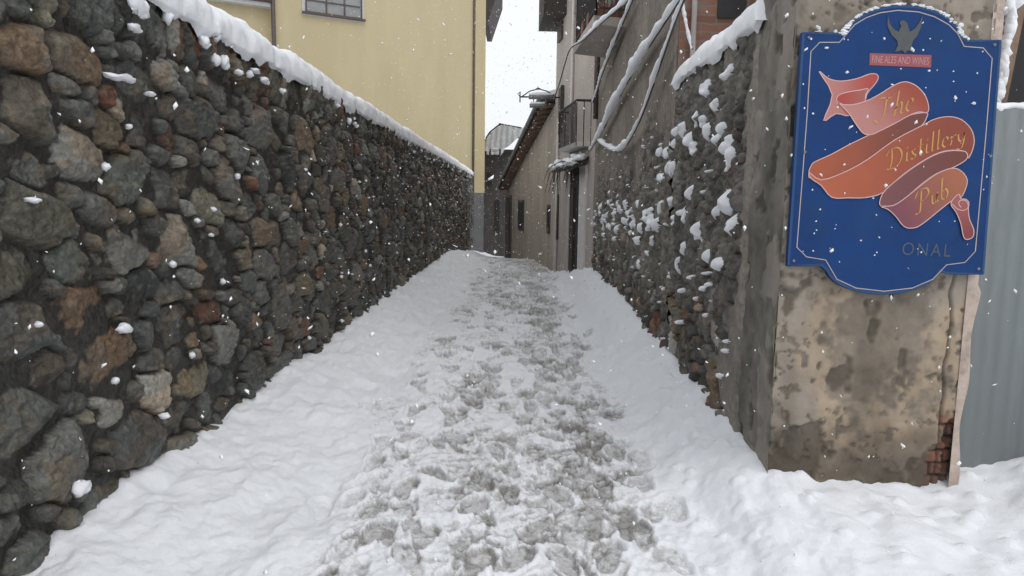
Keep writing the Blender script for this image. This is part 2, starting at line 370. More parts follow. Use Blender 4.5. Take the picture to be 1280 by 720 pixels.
# ---- snow caps
def snow_cap(name, X0, side, ya, yb, zb, ht, hw, seed, dripamp, slope=0):
    ys = steps(ya, yb, lambda y: min(.03, max(.007, .0012*y*y))); nt_ = 44
    T = np.linspace(0, 1, nt_); Y = ys[:, None]+0*T[None]; TT = T[None]+0*ys[:, None]
    a = np.clip((TT-.16)/.84, 0, 1)*math.pi
    n1 = fbm(Y*2.2, TT*2, seed, 3)-.5; n2 = fbm(Y*9, TT*6, seed+1, 3)-.5; n0 = fbm(Y*.9, 0*Y, seed+2, 2)-.5
    hgt = ht*(1+.30*n0+.12*(fbm(Y*2.4, 0*Y, seed+6, 2)-.5)); w = hw*(1+.10*n1)
    ca, sa = np.cos(a), np.sin(a)
    x = np.sign(ca)*np.abs(ca)**.62*w; z = np.abs(sa)**.72*hgt
    drip = dripamp*.45*sm(.5, .8, fbm(Y*5, TT*.6, seed+3, 3))+dripamp*.30*fbm(Y*9, TT*2, seed+4, 4)
    fl = TT < .16
    z = np.where(fl, -(1-TT/.16)*drip, z); x = np.where(fl, w-.035*(1-TT/.16)**1.5-.0, x)
    n2 = fbm(Y*9, np.cumsum(np.hypot(np.gradient(x, axis=1), np.gradient(z, axis=1)), axis=1)*9, seed+1, 4)-.5
    x = x+n2*.035; z = z+n2*.03*(~fl)
    endt = sm(0, .10, Y-ya)*sm(0, .12, yb-Y); z = z*endt
    xx = X0+side*(x-hw)+side*.015; zz = zb+z+slope*(Y-ya)
    V_ = np.stack([xx.ravel(), Y.ravel(), zz.ravel()], 1)
    return grid_mesh(name, V_, len(ys), nt_, np.ones((len(V_), 3)), m_snow, flip=side < 0)
cap = snow_cap('snow_cap', XL+.055, 1, -3, 28.42, 2.55, .235, .31, 60, .10)
tag(cap, 'thick white snow lying along the top of the left cobblestone wall', 'snow', kind='stuff')

# ------------------------------------------------------------------ ground
xs = np.concatenate([np.arange(-2.1, 1.45, .0088), np.arange(1.45, 5.2, .022)])
ys = steps(-.6, 60, lambda y: .03 if y < 1.7 else min(.06 if y < 21 else .3, max(.0078, .0009*y*y)))
GX = xs[None]+0*ys[:, None]; GY = ys[:, None]+0*xs[None]
def base_h(x, y):
    desc = -.075*np.clip(y-19.2, 0, 20)-.004*np.clip(y-16, 0, 4)
    lb = .21*sm(-1.0, -1.85, x)+(.02*sm(-.5, -1.1, x))
    rt = .25+.20*sm(4, 11, y)
    rb = rt*sm(.75+.0*y, 1.33, x)
    # the yard in front of the pillar
    yard = .2-.13*sm(1.35, 2.15, x)+.32*sm(2.15, 2.9, x)
    near = sm(3.9, 3.0, y)
    yard2 = lerp(yard, .10+.12*sm(2, 4, x), sm(3.4, 2.2, y))*sm(.7, 1.5, x)
    r = lerp(rb, yard2, near)
    return desc+lb+r
B = base_h(GX, GY)
edgeL = -1.08+.22*(fbm(GY*.8, 0*GY, 5, 2)-.5)*2; edgeR = .93+.2*(fbm(GY*.9, 0*GY+9, 6, 2)-.5)*2-.12*sm(3.6, 2.4, GY)
track = sm(edgeL-.05, edgeL+.28, GX)*sm(edgeR+.12, edgeR-.22, GX)
hz = (fbm(GX*1.6, GY*1.3, 21, 3)-.5)*.09+(fbm(GX*6, GY*4, 22, 4)-.5)*.06-np.abs(fbm(GX*3.2, GY*1.8, 27, 3)-.5)*.10*(1-track)
bankn = (fbm(GX*11, GY*9, 23, 3)-.5)*.028
# small clods thrown on the banks
f1, f2, cid = worley(GX*9, GY*9, 31)
clod = np.where(cid > .72, np.sqrt(np.clip(1-(f1/.33)**2, 0, 1)), 0)*.026
hz = hz*(1-.35*track)+bankn*(1-.2*track)+clod*(1-track)*.8*sm(-.6, .4, GX)
# footprints
dep = np.zeros_like(B); rim = np.zeros_like(B); dirt = np.zeros_like(B); inside = np.zeros_like(B); edge_dirt_shade = np.zeros_like(B)
fr = np.random.default_rng(77)
clearm = np.zeros_like(B)
def print_at(cx, cy, an, L=.29, W=.105, d=.045, dr=.6, clear=False):
    R_ = .24
    a0, a1 = np.searchsorted(ys, cy-R_), np.searchsorted(ys, cy+R_); b0, b1 = np.searchsorted(xs, cx-R_), np.searchsorted(xs, cx+R_)
    if a1 <= a0 or b1 <= b0: return
    dx = GX[a0:a1, b0:b1]-cx; dy = GY[a0:a1, b0:b1]-cy
    nz = (fbm(dx*18+cx*31, dy*18+cy*17, 40, 3)-.5)*.05
    c, s = math.cos(an), math.sin(an); x = dx*c+dy*s; y = -dx*s+dy*c
    wloc = W*.5*(1+.18*np.cos((y/L*2-.45)*2.6)-.14*np.exp(-((y/L*2+.25)/.25)**2))
    q = np.sqrt((x/wloc)**2*1.0+np.abs(y/(L*.5))**3.2)+nz*4
    m = sm(1.08, .90, q); r = np.exp(-((q-1.28)/.16)**2)
    dep[a0:a1, b0:b1] = np.maximum(dep[a0:a1, b0:b1]*(1-.75*m), m*d)
    rim[a0:a1, b0:b1] = np.maximum(rim[a0:a1, b0:b1]*(1-m), r*.022*sm(-.3, .5, fbm(dx*9+cx, dy*9, 44, 2)))
    dirt[a0:a1, b0:b1] = lerp(dirt[a0:a1, b0:b1], dr, m)
    if clear: clearm[a0:a1, b0:b1] = np.maximum(clearm[a0:a1, b0:b1], sm(1.75, 1.3, q)); dirt[a0:a1, b0:b1] *= 1-.8*r; dirt[a0:a1, b0:b1] *= 1-.25*m*sm(.2, .0, np.abs(((y+.02*np.sin(x*60))*34) % 1-.5))
    ed = np.exp(-((q-.98)/.09)**2)*sm(-.1, .5, np.sin(np.arctan2(y, x*2.2)+cx*40))  # dark crescent on the print wall: wet dirt plus relief shadow painted as colour
    edge_dirt_shade[a0:a1, b0:b1] = np.maximum(edge_dirt_shade[a0:a1, b0:b1]*(1-m), ed)
    inside[a0:a1, b0:b1] = np.maximum(inside[a0:a1, b0:b1], m)
lanes = [(-.72, .13, .55), (-.30, .16, 1.), (.06, .16, .8), (.42, .17, 1.25), (.70, .10, .45)]
for lx, sd, wt in lanes:
    for _ in range(int(125*wt)):
        cy = 1.2+19*fr.uniform()**1.35
        print_at(lx+fr.normal(0, sd), cy, fr.normal(0, .30)+(.2 if fr.uniform() < .15 else 0), L=fr.uniform(.25, .31), W=fr.uniform(.09, .12), d=fr.uniform(.022, .05), dr=fr.uniform(.35, 1.))
for cx, cy, an in ((-1.0, 3.5, .2), (-1.12, 5.2, .1), (-.86, 4.4, -.2), (-.62, 3.2, .25), (-.95, 6.6, .1), (-1.0, 8.3, 0.)):
    print_at(cx, cy, an, d=.05, dr=.5)
for px_, py_ in ((590, 628), (506, 606), (645, 692), (704, 694), (438, 622), (596, 702), (470, 668), (690, 545), (545, 590), (602, 482), (522, 482), (562, 442), (664, 505), (742, 505), (802, 606), (652, 420), (582, 402), (722, 442), (770, 566), (620, 560), (840, 640), (560, 515), (680, 460), (700, 615), (760, 690), (530, 668), (620, 380), (690, 392), (590, 368), (640, 350)):
    d_ = ray(px_, py_); q_ = O+d_*((.0-H)/d_[2]); print_at(q_[0], q_[1], fr.normal(0, .3), L=fr.uniform(.26, .31), W=fr.uniform(.10, .125), d=.06, dr=.95, clear=True)
# slush: churned crumbs in the walked strips
lane = np.zeros_like(B)
for lx, sd, wt in ((-.28, .16, .55), (.40, .22, 1.), (.04, .16, .45), (-.70, .10, .3)):
    lane += wt*np.exp(-((GX-lx-.06*np.sin(GY*1.1+lx*5))/sd)**2)
patch = fbm(GX*2.6, GY*1.7, 51, 4)
churn = np.clip(lane*.70+(patch-.5)*2.2+.22, 0, 1)*track
churn = churn*(1-.8*clearm)
f1, f2, cid = worley(GX*24+fbm(GX*9, GY*9, 55, 2)*1.6, GY*19+fbm(GX*9, GY*9, 56, 2)*1.6, 52)
crumb = (cid-.35)*.017*sm(.03, .22, f2-f1)-.006*sm(.10, .02, f2-f1)
f1b, f2b, cidb = worley(GX*55, GY*42, 53)
crumb2 = (cidb-.5)*.010*sm(.03, .25, f2b-f1b)
fine = (fbm(GX*40, GY*34, 54, 3)-.5)*.014
Z = B+hz-dep*.55*(.5+.5*track)+rim*.55+(crumb+crumb2)*(churn*.9+.35*inside*.6)+fine*(.25+.75*track)-.02*churn
pn_ = fbm(GX*21+fbm(GX*5, GY*5, 64, 2)*3, GY*24, 65, 3); pits = sm(.57, .64, pn_)*track*np.clip(.30+churn*1.2+.5*inside, 0, 1)
Z -= pits*.009
cell = sm(.62, .42, cid); crev = sm(.11, .02, f2-f1)
wet = np.zeros_like(B)
dirt_shade = dirt*.56*sm(.02, .35, fbm(GX*12, GY*11, 57, 3)+.05)+np.clip(edge_dirt_shade, 0, 1)*.42
dirt_shade = dirt_shade+churn*(.12+.24*cell+.34*crev*sm(.4, .6, fbm(GX*8, GY*8, 66, 2)))+.40*pits  # crevices and pits among the crumbs have their shadow painted into the slush colour
dirt_shade = dirt_shade+churn*.20*sm(.50, .68, fbm(GX*3.1+5, GY*2.1, 58, 3)+.06*lane)
dirt_shade = np.clip(dirt_shade, 0, 1)*(.2+.8*track)
low = sm(.006, -.012, (crumb+crumb2))*churn
dirt_shade = np.clip(dirt_shade*(.85+.3*low), 0, 1)
gcol = np.repeat(np.clip(dirt_shade, 0, 1)[..., None], 3, 2)
# snow drifts climbing the wall feet: lift at the contact with ragged noise
Z += .05*sm(-1.70, -1.86, GX)*fbm(GY*5, 0*GY, 62, 3)+.06*sm(1.2, 1.34, GX)*(fbm(GY*5, 0*GY+4, 63, 3))*sm(3.5, 3.9, GY)
keep = ~((GX > 1.5) & (GY > 3.85))
g = grid_mesh('ground', np.stack([GX.ravel(), GY.ravel(), Z.ravel()], 1), len(ys), len(xs), gcol.reshape(-1, 3), m_ground, keep=keep, flip=True)
tag(g, 'trodden snow with footprints and grey slush down the alley', kind='structure')
g2 = MB()
g2.add([(-300, -300, -2.7), (300, -300, -2.7), (300, 300, -2.7), (-300, 300, -2.7)], [(0, 1, 2, 3)]); g2.box((-2.2, -12, -.5), (5.2, -.59, .02))
o = g2.build('terrain', m_snow); tag(o, 'snow covered land around the alley', kind='structure')

# ------------------------------------------------------------------ right rubble wall (Y 3.95 .. 6.0)
XR = 1.31
us = steps(3.93, 6.02, lambda y: .0065); vs = np.arange(-.3, 2.63, .0068)
P = throw(3.97, 6.02, -.1, 2.6, [(.11, 500, .2), (.075, 1500, .2), (.05, 2500, .2), (.032, 4000, .2)], 8)
st = [(a, b, r*1.25, r*.95, rng.normal(.1, .4)) for a, b, r in P]
h, col, k, U, V = cobble_surface(us, vs, st, 13, .03, .08, mortar=(.085, .078, .068))
n = fbm(U*2.3, V*1.5, 71, 4); n2 = fbm(U*9, V*6, 72, 4)
pl = sm(4.22, 4.12, U+(n-.5)*.9-.35*sm(1.3, .3, V)+.15)        # surviving plaster near the pillar
pl = np.clip(pl+sm(.70, .73, fbm(U*3, V*2.4, 73, 4))*.9, 0, 1)
ren = sm(.65, 1.15, V+(n-.5)*.8)*(1-pl)                     # rough render over the stones higher up
rh = .032+(fbm(U*12, V*9, 74, 4)-.5)*.12+(np.abs(fbm(U*9, V*10, 79, 3)-.5)-.1)*.12+(fbm(U*3, V*3, 75, 3)-.5)*.05
rcol = np.array((.17, .158, .14))*(.45+1.1*fbm(U*10, V*6, 76, 4))[..., None]
rcol = lerp(rcol, np.array((.075, .07, .063)), (sm(.45, .6, fbm(U*5, V*3+9, 78, 4))*.75)[..., None])
h = lerp(h, np.maximum(rh, h*.95), ren); col = lerp(col, rcol, (ren*.85)[..., None])
ph = .055+(n2-.5)*.012; pcol = np.array((.235, .21, .18))*(.75+.5*fbm(U*4, V*4, 77, 4))[..., None]
h = lerp(h, ph, pl); col = lerp(col, pcol, pl[..., None])
us1, vs1, h1 = us, vs, h
X = XR-h+.05+.05*sm(4.07, 3.99, U); X += (1-sm(0, .03, 2.63-V))*.1
ex = MB(); ex.box((XR+.1, 3.97, -.5), (XR+.52, 6.02, 2.6)); ex.c = [(.1, .09, .08)]*8
o = grid_mesh('rubble_wall', np.stack([X.ravel(), U.ravel(), V.ravel()], 1), len(us), len(vs), col.reshape(-1, 3), m_rubble, extra=ex, flip=True)
tag(o, 'rough rubble wall between the plastered pillar and the brown house, lumps of snow on it', 'wall')
o = snow_cap('snow_cap', XR-.03, -1, 3.93, 6.1, 2.575, .19, .27, 91, .10)
tag(o, 'white snow lying along the top of the rubble wall on the right', 'snow', kind='stuff')

# ------------------------------------------------------------------ pillar
pr = empty('pillar', (1.8, 3.7, 0))
def face(origin, du, nrm, L, z0, z1, seed, side):
    u = np.arange(0, L+.003, .0075); v = np.arange(z0, z1, .0075); u[-1] = L
    U = u[:, None]+0*v[None]; V = v[None]+0*u[:, None]
    n = fbm(U*2.1+seed, V*1.7, seed, 5, .55); n2 = fbm(U*9+seed, V*7, seed+1, 4)
    if side: lost = sm(.50, .53, n+.12*sm(.9, .2, V)); bare = lost
    else:
        e_ = np.sqrt(((U-.50-.10*(V-.8))/.33)**2+((V-.88)/.52)**2)
        n3 = fbm(U*26, V*24, seed+12, 4); lost = .85*sm(.44, .58, .5+(1.-e_)*.26+(n-.5)*.62+(n2-.5)*.36+(n3-.5)*.22)
        lost = np.maximum(lost, .8*sm(.60, .68, n2*.6+n*.4+.14*sm(.6, .2, V)))
        lost = np.maximum(lost, sm(.64, .68, n3+.10*sm(.7, .2, V)))
    h = -.007*lost+(fbm(U*16, V*16, seed+2, 3)-.5)*(.004+.012*lost)+(fbm(U*2, V*2, seed+3, 2)-.5)*.02
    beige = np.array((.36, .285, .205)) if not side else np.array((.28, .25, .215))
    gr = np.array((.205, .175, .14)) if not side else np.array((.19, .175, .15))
    c = beige*(.82+.36*fbm(U*5, V*5, seed+4, 4))[..., None]
    if not side: c = lerp(c, np.array((.27, .25, .225)), (sm(.42, .6, fbm(U*3+4, V*1.3, seed+7, 4)+.12*sm(1.1, 1.5, V))*.6)[..., None])
    c = lerp(c, gr*(.6+.8*fbm(U*8, V*8, seed+5, 4))[..., None], lost[..., None])
    deep = sm(.66, .74, fbm(U*6, V*5, seed+6, 4)+.16*sm(.7, .2, V))
    c = lerp(c, np.array((.10, .085, .07)), (deep*.8)[..., None]); h -= deep*.016
    damp = sm(.45, .75, fbm(U*4, V*.8, seed+9, 4)); c = c*(1-.28*damp)[..., None]
    if not side:   # bricks laid bare at the right foot and a broken right edge
        bz = sm(.84, .88, U+(n2-.5)*.16)*sm(.62, .4, V+(n-.5)*.6)
        fr_ = ((np.floor(V/.07)*.5) % 1); mort = np.minimum(np.abs(((U/.13+fr_) % 1)-.5)*2, 1); mz = np.abs((V/.07) % 1-.5)*2
        mo = np.maximum(sm(.8, .95, mort), sm(.72, .9, mz))
        bc = lerp(np.array((.22, .09, .06))*(.6+.8*n2)[..., None], np.array((.05, .045, .04)), mo[..., None])
        c = lerp(c, bc, bz[..., None]); h -= bz*(.012+.02*mo)
        h -= .03*sm(.90, .945, U+(n3-.5)*.12)*sm(.75, .2, V); crack = np.exp(-((U-.865-(fbm(V*5, 0*V, seed+8, 3)-.5)*.05)/.006)**2)*sm(1.5, 1.1, V); h -= crack*.02; c = lerp(c, np.array((.06, .05, .045)), (crack*.85)[..., None])
        foot = sm(.50, .22, V+(n2-.5)*.35-.05); c = lerp(c, np.array((.10, .08, .06)), (foot*.7)[..., None])
    P_ = np.array(origin)[None]+U.ravel()[:, None]*np.array(du)+h.ravel()[:, None]*np.array(nrm); P_[:, 2] += V.ravel()
    return P_-np.array(pr.location)[None], len(u), len(v), c.reshape(-1, 3)
V_, a, b, c = face((XR, 3.5, 0), (1, 0, 0), (0, -1, 0), .945, -.2, 3.5, 11, False)
ex = MB(); ex.box((XR+.05-1.8, 3.57-3.7, -.4), (2.235-1.8, 3.96-3.7, 3.48)); ex.c = [(.2, .18, .15)]*8
grid_mesh('front_face', V_, a, b, c, m_plaster, parent=pr, extra=ex)
V_, a, b, c = face((XR, 4.03, 0), (0, -1, 0), (-1, 0, 0), .53, -.2, 3.5, 31, True)
grid_mesh('side_face', V_, a, b, c, m_plaster, parent=pr)
# plaster edge strip on the right corner
mb = MB(); zz = np.linspace(.05, 3.5, 90); 
for i in range(len(zz)-1):
    w0 = .052+.02*math.sin(zz[i]*9)*math.sin(zz[i]*4)*(zz[i] < 1.2)-(.03*max(0, .7-zz[i])); w1 = .052+.02*math.sin(zz[i+1]*9)*math.sin(zz[i+1]*4)*(zz[i+1] < 1.2)-(.03*max(0, .7-zz[i+1]))
    mb.add([(2.238, 3.492, zz[i]), (2.245+w0, 3.50, zz[i]), (2.245+w0, 3.9, zz[i]), (2.238, 3.492, zz[i+1]), (2.245+w1, 3.50, zz[i+1]), (2.245+w1, 3.9, zz[i+1])], [(0, 1, 4, 3), (1, 2, 5, 4)])
child(mb, 'corner_strip', mat('pink_plaster', (.47, .38, .32), .85, var=.2, scale=12, bump=.5, bscale=50, bdist=.01, dark=(.12, .10, .085), dscale=5, damt=.5), pr)
tag(pr, 'peeling plastered pillar carrying the blue pub sign, bare patches near the snow', 'pillar')

# ------------------------------------------------------------------ pub sign
SY = 3.448
sg = empty('pub_sign', (1.82, SY, 1.85))
def S(x, y, off=0): 
    p = atY(x, y, SY); return np.array((p[0], SY-off*.35, p[2]))
def arc(cx, cy, rx, ry, a0, a1, n): return [(cx+rx*math.cos(math.radians(a)), cy-ry*math.sin(math.radians(a))) for a in np.linspace(a0, a1, n)]
def outline(cx, cy, x0, x1, yt, ytr, yb, ybr, dx0, dx1, rt, rb):
    pts = [(x0[0], yt), (dx0, yt+.2)]
    pts += arc((dx0+dx1)/2, (yt+ytr)/2+6, (dx1-dx0)/2-7, rt, 172, 8, 26)
    pts += [(dx1, ytr), (x1[0], ytr), (x1[1], ybr), (x1[1]-42, ybr)]
    pts += arc((x0[1]+x1[1])/2-3, (yb+ybr)/2-3, (x1[1]-x0[1])/2-52, rb, -8, -172, 26)
    pts += [(x0[1]+42, yb), (x0[1], yb)]
    return pts
pts = outline(0, 0, (1003, 984), (1252, 1230), 40, 49.5, 333, 343.5, 1047, 1210, 45, 33)
mb = MB(); mb.prism([S(*p) for p in pts][::-1], (0, .03, 0)); child(mb, 'panel', m_blue, sg, bevel=.003)
def strip(mb, pts, w, off, closed=False):
    P_ = [S(*p, off)[[0, 2]] for p in pts]; n = len(P_); V_ = []; 
    for i in range(n):
        a = P_[(i-1) % n] if closed or i else P_[i]; b = P_[(i+1) % n] if closed or i < n-1 else P_[i]
        t = b-a; t = t/(np.linalg.norm(t)+1e-9); nn = np.array([-t[1], t[0]])*w/2
        for s_ in (1, -1): V_.append((P_[i][0]+s_*nn[0], SY-off*.35, P_[i][1]+s_*nn[1]))
    Fs = [(2*i, 2*i+1, (2*i+3) % (2*n), (2*i+2) % (2*n)) for i in range(n if closed else n-1)]
    mb.add(V_, Fs); return mb
mb = MB(); strip(mb, [(p[0]+(1118-p[0])*.012, p[1]+(190-p[1])*.012) for p in pts], .012, .003, True); child(mb, 'rim', m_rimblue, sg)
ln = [(1013.5, 64.5), (1024.5, 53), (1049, 53), (1057, 44), (1068, 31), (1083, 22), (1100, 16), (1122, 13), (1148, 15), (1168, 21), (1186, 31), (1197, 42), (1205, 58), (1229, 60), (1240, 73), (1232, 170), (1219, 314), (1206, 328), (1183, 331), (1166, 349), (1140, 360), (1105, 364), (1070, 360), (1046, 349), (1032, 325), (1008, 321), (996, 309), (1003, 220), (1009, 140)]
mb = MB(); strip(mb, ln, .0045, .004, True); child(mb, 'gold_border_line', m_gold, sg)
A = lambda L: [(x/5.12+1000, y/5.12+60) for x, y in L]
Bc = lambda L: [(x/4.236+1000, y/4.236+180) for x, y in L]
def smooth(pts, n=5, closed=True):
    m = len(pts); out = []
    for i in range(m if closed else m-1):
        p0, p1, p2, p3 = [np.array(pts[(i+k_) % m] if closed else pts[min(max(i+k_, 0), m-1)], float) for k_ in (-1, 0, 1, 2)]
        for j in range(n):
            t = j/n; out.append(tuple(.5*((2*p1)+(-p0+p2)*t+(2*p0-5*p1+4*p2-p3)*t*t+(-p0+3*p1-3*p2+p3)*t**3)))
    if not closed: out.append(tuple(pts[-1]))
    return out
from mathutils.geometry import tessellate_polygon
def fill(name, poly, c0, c1, off, gdir=(1, 0), parent=None, sub=5, edge=True):
    """painted ribbon piece; the printed two-tone fade runs along gdir"""
    pp = smooth(poly, sub) if sub else poly
    P3 = [S(*p, off) for p in pp]
    # fan into a fine grid of triangles so the printed fade is smooth
    tris = tessellate_polygon([[Vector((p[0], p[2], 0)) for p in P3]])
    V_ = [tuple(p) for p in P3]; T = [tuple(t) for t in tris]
    for _ in range(2):
        nT = []; cache = {}
        def mid(a, b):
            k_ = (min(a, b), max(a, b))
            if k_ not in cache: V_.append(tuple((np.array(V_[a])+np.array(V_[b]))/2)); cache[k_] = len(V_)-1
            return cache[k_]
        for a, b, c in T:
            ab, bc, ca = mid(a, b), mid(b, c), mid(c, a); nT += [(a, ab, ca), (ab, b, bc), (ca, bc, c), (ab, bc, ca)]
        T = nT
    q = np.array([v[0]*gdir[0]+v[2]*gdir[1] for v in V_]); q = (q-q.min())/(q.max()-q.min())
    m_ = MB(); L0 = np.array(sg.location); m_.v = [tuple(np.array(v)-L0) for v in V_]; m_.f = T
    m_.c = [tuple(lerp(np.array(c0), np.array(c1), sm(0, 1, t))) for t in q]
    # make all faces look at -Y
    ff = []
    for t in m_.f:
        a, b, c = [np.array(m_.v[i]) for i in t]
        ff.append(t if np.cross(b-a, c-a)[1] < 0 else t[::-1])
    m_.f = ff
    o = m_.build(name, m_ribbon, sg, vcol=True)
    if edge:
        e = MB(); strip(e, pp, .0042, off+.0012, True); e.v = [tuple(np.array(v)-L0) for v in e.v]
        e2 = e.build('edge', m_pink, o)
    return o
RED, ORG, PNK, DRK = (.38, .045, .035), (.30, .05, .022), (.46, .20, .18), (.14, .035, .025)
fill('ribbon', A([(120, 150), (180, 195), (260, 212), (360, 197), (440, 168), (485, 167), (500, 190), (480, 230), (430, 290), (410, 345), (320, 432), (230, 420), (150, 465), (205, 300)]), PNK, RED, .004, (.9, .1), sub=3)
fill('ribbon', A([(232, 325), (250, 300), (300, 283), (380, 270), (435, 262), (418, 300), (410, 345), (340, 362), (270, 362), (240, 345)]), RED, (.36, .10, .08), .007, sub=3)
fill('ribbon', [(p[0], p[1]) for p in A([(805, 415), (700, 430), (600, 485), (500, 535), (430, 562), (300, 625), (200, 680), (100, 725)])+Bc([(60, 110), (45, 150), (60, 185), (200, 190), (350, 88), (480, 0)])+A([(600, 590), (700, 540), (775, 497), (808, 445)])], (.36, .08, .03), DRK, .010, (1, 0), sub=3)
fill('ribbon', A([(240, 345), (270, 362), (340, 362), (420, 340), (500, 300), (580, 250), (640, 222), (690, 220), (750, 250), (800, 310), (820, 380), (808, 415), (760, 410), (700, 430), (600, 485), (500, 535), (450, 555), (400, 545), (350, 480), (310, 420)]), PNK, ORG, .013, (.7, .7), sub=3)
fill('ribbon', Bc([(60, 185), (45, 150), (110, 190), (230, 150), (350, 85)])+A([(600, 590), (780, 495), (860, 455), (950, 440), (1030, 460), (1090, 520), (1110, 590), (1100, 650), (1080, 695)])+Bc([(885, 72), (860, 38), (780, 35), (700, 60), (600, 120), (520, 180), (440, 255), (350, 283), (250, 285), (165, 282), (110, 220)]), (.42, .10, .04), (.22, .04, .02), .016, (1, 0), sub=3)
fill('ribbon', Bc([(880, 52), (860, 38), (780, 37), (700, 62), (600, 122), (520, 182), (450, 242), (422, 290), (424, 328), (490, 325), (560, 280), (640, 212), (720, 156), (800, 127), (860, 95), (882, 72)]), (.17, .055, .06), DRK, .019, (1, 0), sub=3)
fill('ribbon', Bc([(424, 330), (490, 325), (560, 280), (640, 215), (720, 158), (800, 128), (850, 145), (880, 190), (870, 240), (845, 285), (800, 300), (740, 345), (640, 425), (590, 445), (545, 435), (500, 380), (460, 345)]), (.17, .045, .075), (.34, .11, .05), .022, (.9, .5), sub=3)
fill('ribbon', Bc([(835, 265), (845, 290), (870, 292), (888, 310), (885, 345), (892, 400), (913, 450), (910, 490), (880, 505), (860, 490), (845, 420), (820, 360), (795, 325), (800, 298)]), (.33, .09, .085), (.20, .035, .035), .025, (0, -1), sub=3)
mb = MB(); strip(mb, smooth(Bc([(800, 318), (830, 345), (865, 350), (885, 330), (870, 300), (840, 300), (835, 320), (848, 335)]), 4, False), .004, .027); child(mb, 'scroll_curl', m_pink, sg)
# calligraphic lettering, drawn with a broad nib
GL = {
 'T': [[(.05, .95), (.3, 1.05), (.8, .93), (1.1, 1.08)], [(.62, .98), (.55, .5), (.42, .05), (.18, -.08), (.02, .1)]],
 'h': [[(.3, 1.12), (.2, .5), (.08, 0)], [(.13, .3), (.35, .55), (.48, .45), (.42, .05), (.58, .02)]],
 'e': [[(.08, .25), (.4, .38), (.38, .55), (.2, .5), (.08, .2), (.22, 0), (.48, .12)]],
 'D': [[(.45, 1.0), (.38, .5), (.2, .05)], [(.05, .8), (.35, 1.05), (.85, .95), (1.0, .5), (.7, .05), (.2, .02), (-.02, .12)]],
 'i': [[(.2, .52), (.12, .08), (.28, .04)], [(.25, .72), (.28, .78)]],
 's': [[(.4, .5), (.18, .48), (.2, .3), (.34, .15), (.2, .0), (.02, .08)]],
 't': [[(.3, .95), (.18, .3), (.2, .02), (.36, .08)], [(.05, .56), (.4, .6)]],
 'l': [[(.32, 1.1), (.2, .5), (.12, .05), (.28, .04)]],
 'r': [[(.12, .5), (.14, .3), (.05, 0)], [(.14, .3), (.28, .52), (.42, .5)]],
 'y': [[(.1, .5), (.1, .15), (.3, .1), (.45, .5)], [(.45, .5), (.35, .0), (.15, -.38), (-.08, -.3)]],
 'P': [[(.4, 1.0), (.3, .5), (.15, -.05), (-.1, -.02)], [(-.02, .75), (.25, 1.05), (.7, 1.0), (.78, .7), (.5, .48), (.3, .5)]],
 'u': [[(.12, .5), (.08, .12), (.25, .04), (.42, .45)], [(.44, .52), (.36, .1), (.5, .05)]],
 'b': [[(.25, 1.1), (.12, .5), (.08, .08), (.3, .0), (.45, .25), (.32, .5), (.12, .38)]],
}
ADV = dict(T=.95, h=.62, e=.5, D=1.12, i=.34, s=.46, t=.4, l=.33, r=.44, y=.52, P=.85, u=.56, b=.55)
def word(name, txt, p0, ang, size, off, pen=(.085, .075), shear=.30, bend=0.):
    mb = MB(); x0 = 0; L0 = np.array(sg.location); ca, sa = math.cos(ang), math.sin(ang)
    for ch in txt:
        for st_ in GL[ch]:
            q = smooth(st_, 6, False); Q = []
            for a, b in q:
                X_ = (x0+a+shear*b)*size; Y_ = b*size+bend*X_*X_
                Q.append((p0[0]+X_*ca-Y_*sa, p0[1]+X_*sa+Y_*ca))
            V_ = []; w = (pen[0]*size, pen[1]*size)
            for a, b in Q: V_ += [(a-w[0]/2, SY-off*.35, b-w[1]/2), (a+w[0]/2, SY-off*.35, b+w[1]/2)]
            mb.add([np.array(v)-L0 for v in V_], [(2*i, 2*i+1, 2*i+3, 2*i+2) for i in range(len(Q)-1)])
        x0 += ADV[ch]
    return mb.build(name, m_letter, sg)
def SP(x, y): p = S(x, y); return (p[0], p[2])
word('lettering', 'The', SP(1092, 153), .33, .094, .0165)
word('lettering', 'Distillery', SP(1108, 214), .50, .082, .0195, bend=-.30)
word('lettering', 'Pub', SP(1145, 266), .50, .088, .026)
def text_obj(name, s, ctr, w, h, off, ang, m, sp=1.0):
    cu = bpy.data.curves.new('t', 'FONT'); cu.body = s; cu.size = 1; cu.space_character = sp
    tob = bpy.data.objects.new('t', cu); COL.objects.link(tob); dg = bpy.context.evaluated_depsgraph_get(); dg.update()
    me = bpy.data.meshes.new_from_object(tob.evaluated_get(dg)); bpy.data.objects.remove(tob)
    n = len(me.vertices); a = np.zeros(n*3); me.vertices.foreach_get('co', a); a = a.reshape(-1, 3)
    mn, mx = a.min(0), a.max(0); xx = (a[:, 0]-(mn[0]+mx[0])/2)/(mx[0]-mn[0])*w; zz = (a[:, 1]-(mn[1]+mx[1])/2)/(mx[1]-mn[1])*h
    ca, sa = math.cos(ang), math.sin(ang); L0 = np.array(sg.location)
    out = np.stack([ctr[0]+xx*ca-zz*sa-L0[0], np.full(n, SY-off*.35)-L0[1], ctr[1]+xx*sa+zz*ca-L0[2]], 1)
    me.vertices.foreach_set('co', out.ravel()); me.materials.clear(); me.materials.append(m); me.name = name; me.update()
    o = bpy.data.objects.new(name, me); COL.objects.link(o); o.parent = sg; return o
mb = MB(); mb.prism([S(*p, .002) for p in ((1087, 66.5), (1164, 69), (1163.5, 84.5), (1086.5, 81.5))][::-1], (0, -.0012, 0)); pl_ = child(mb, 'name_plate', m_plate, sg)
text_obj('plate_lettering', 'FINE ALES AND WINES', SP(1125.3, 75.3), .268, .033, .0075, -.025, m_platetxt)
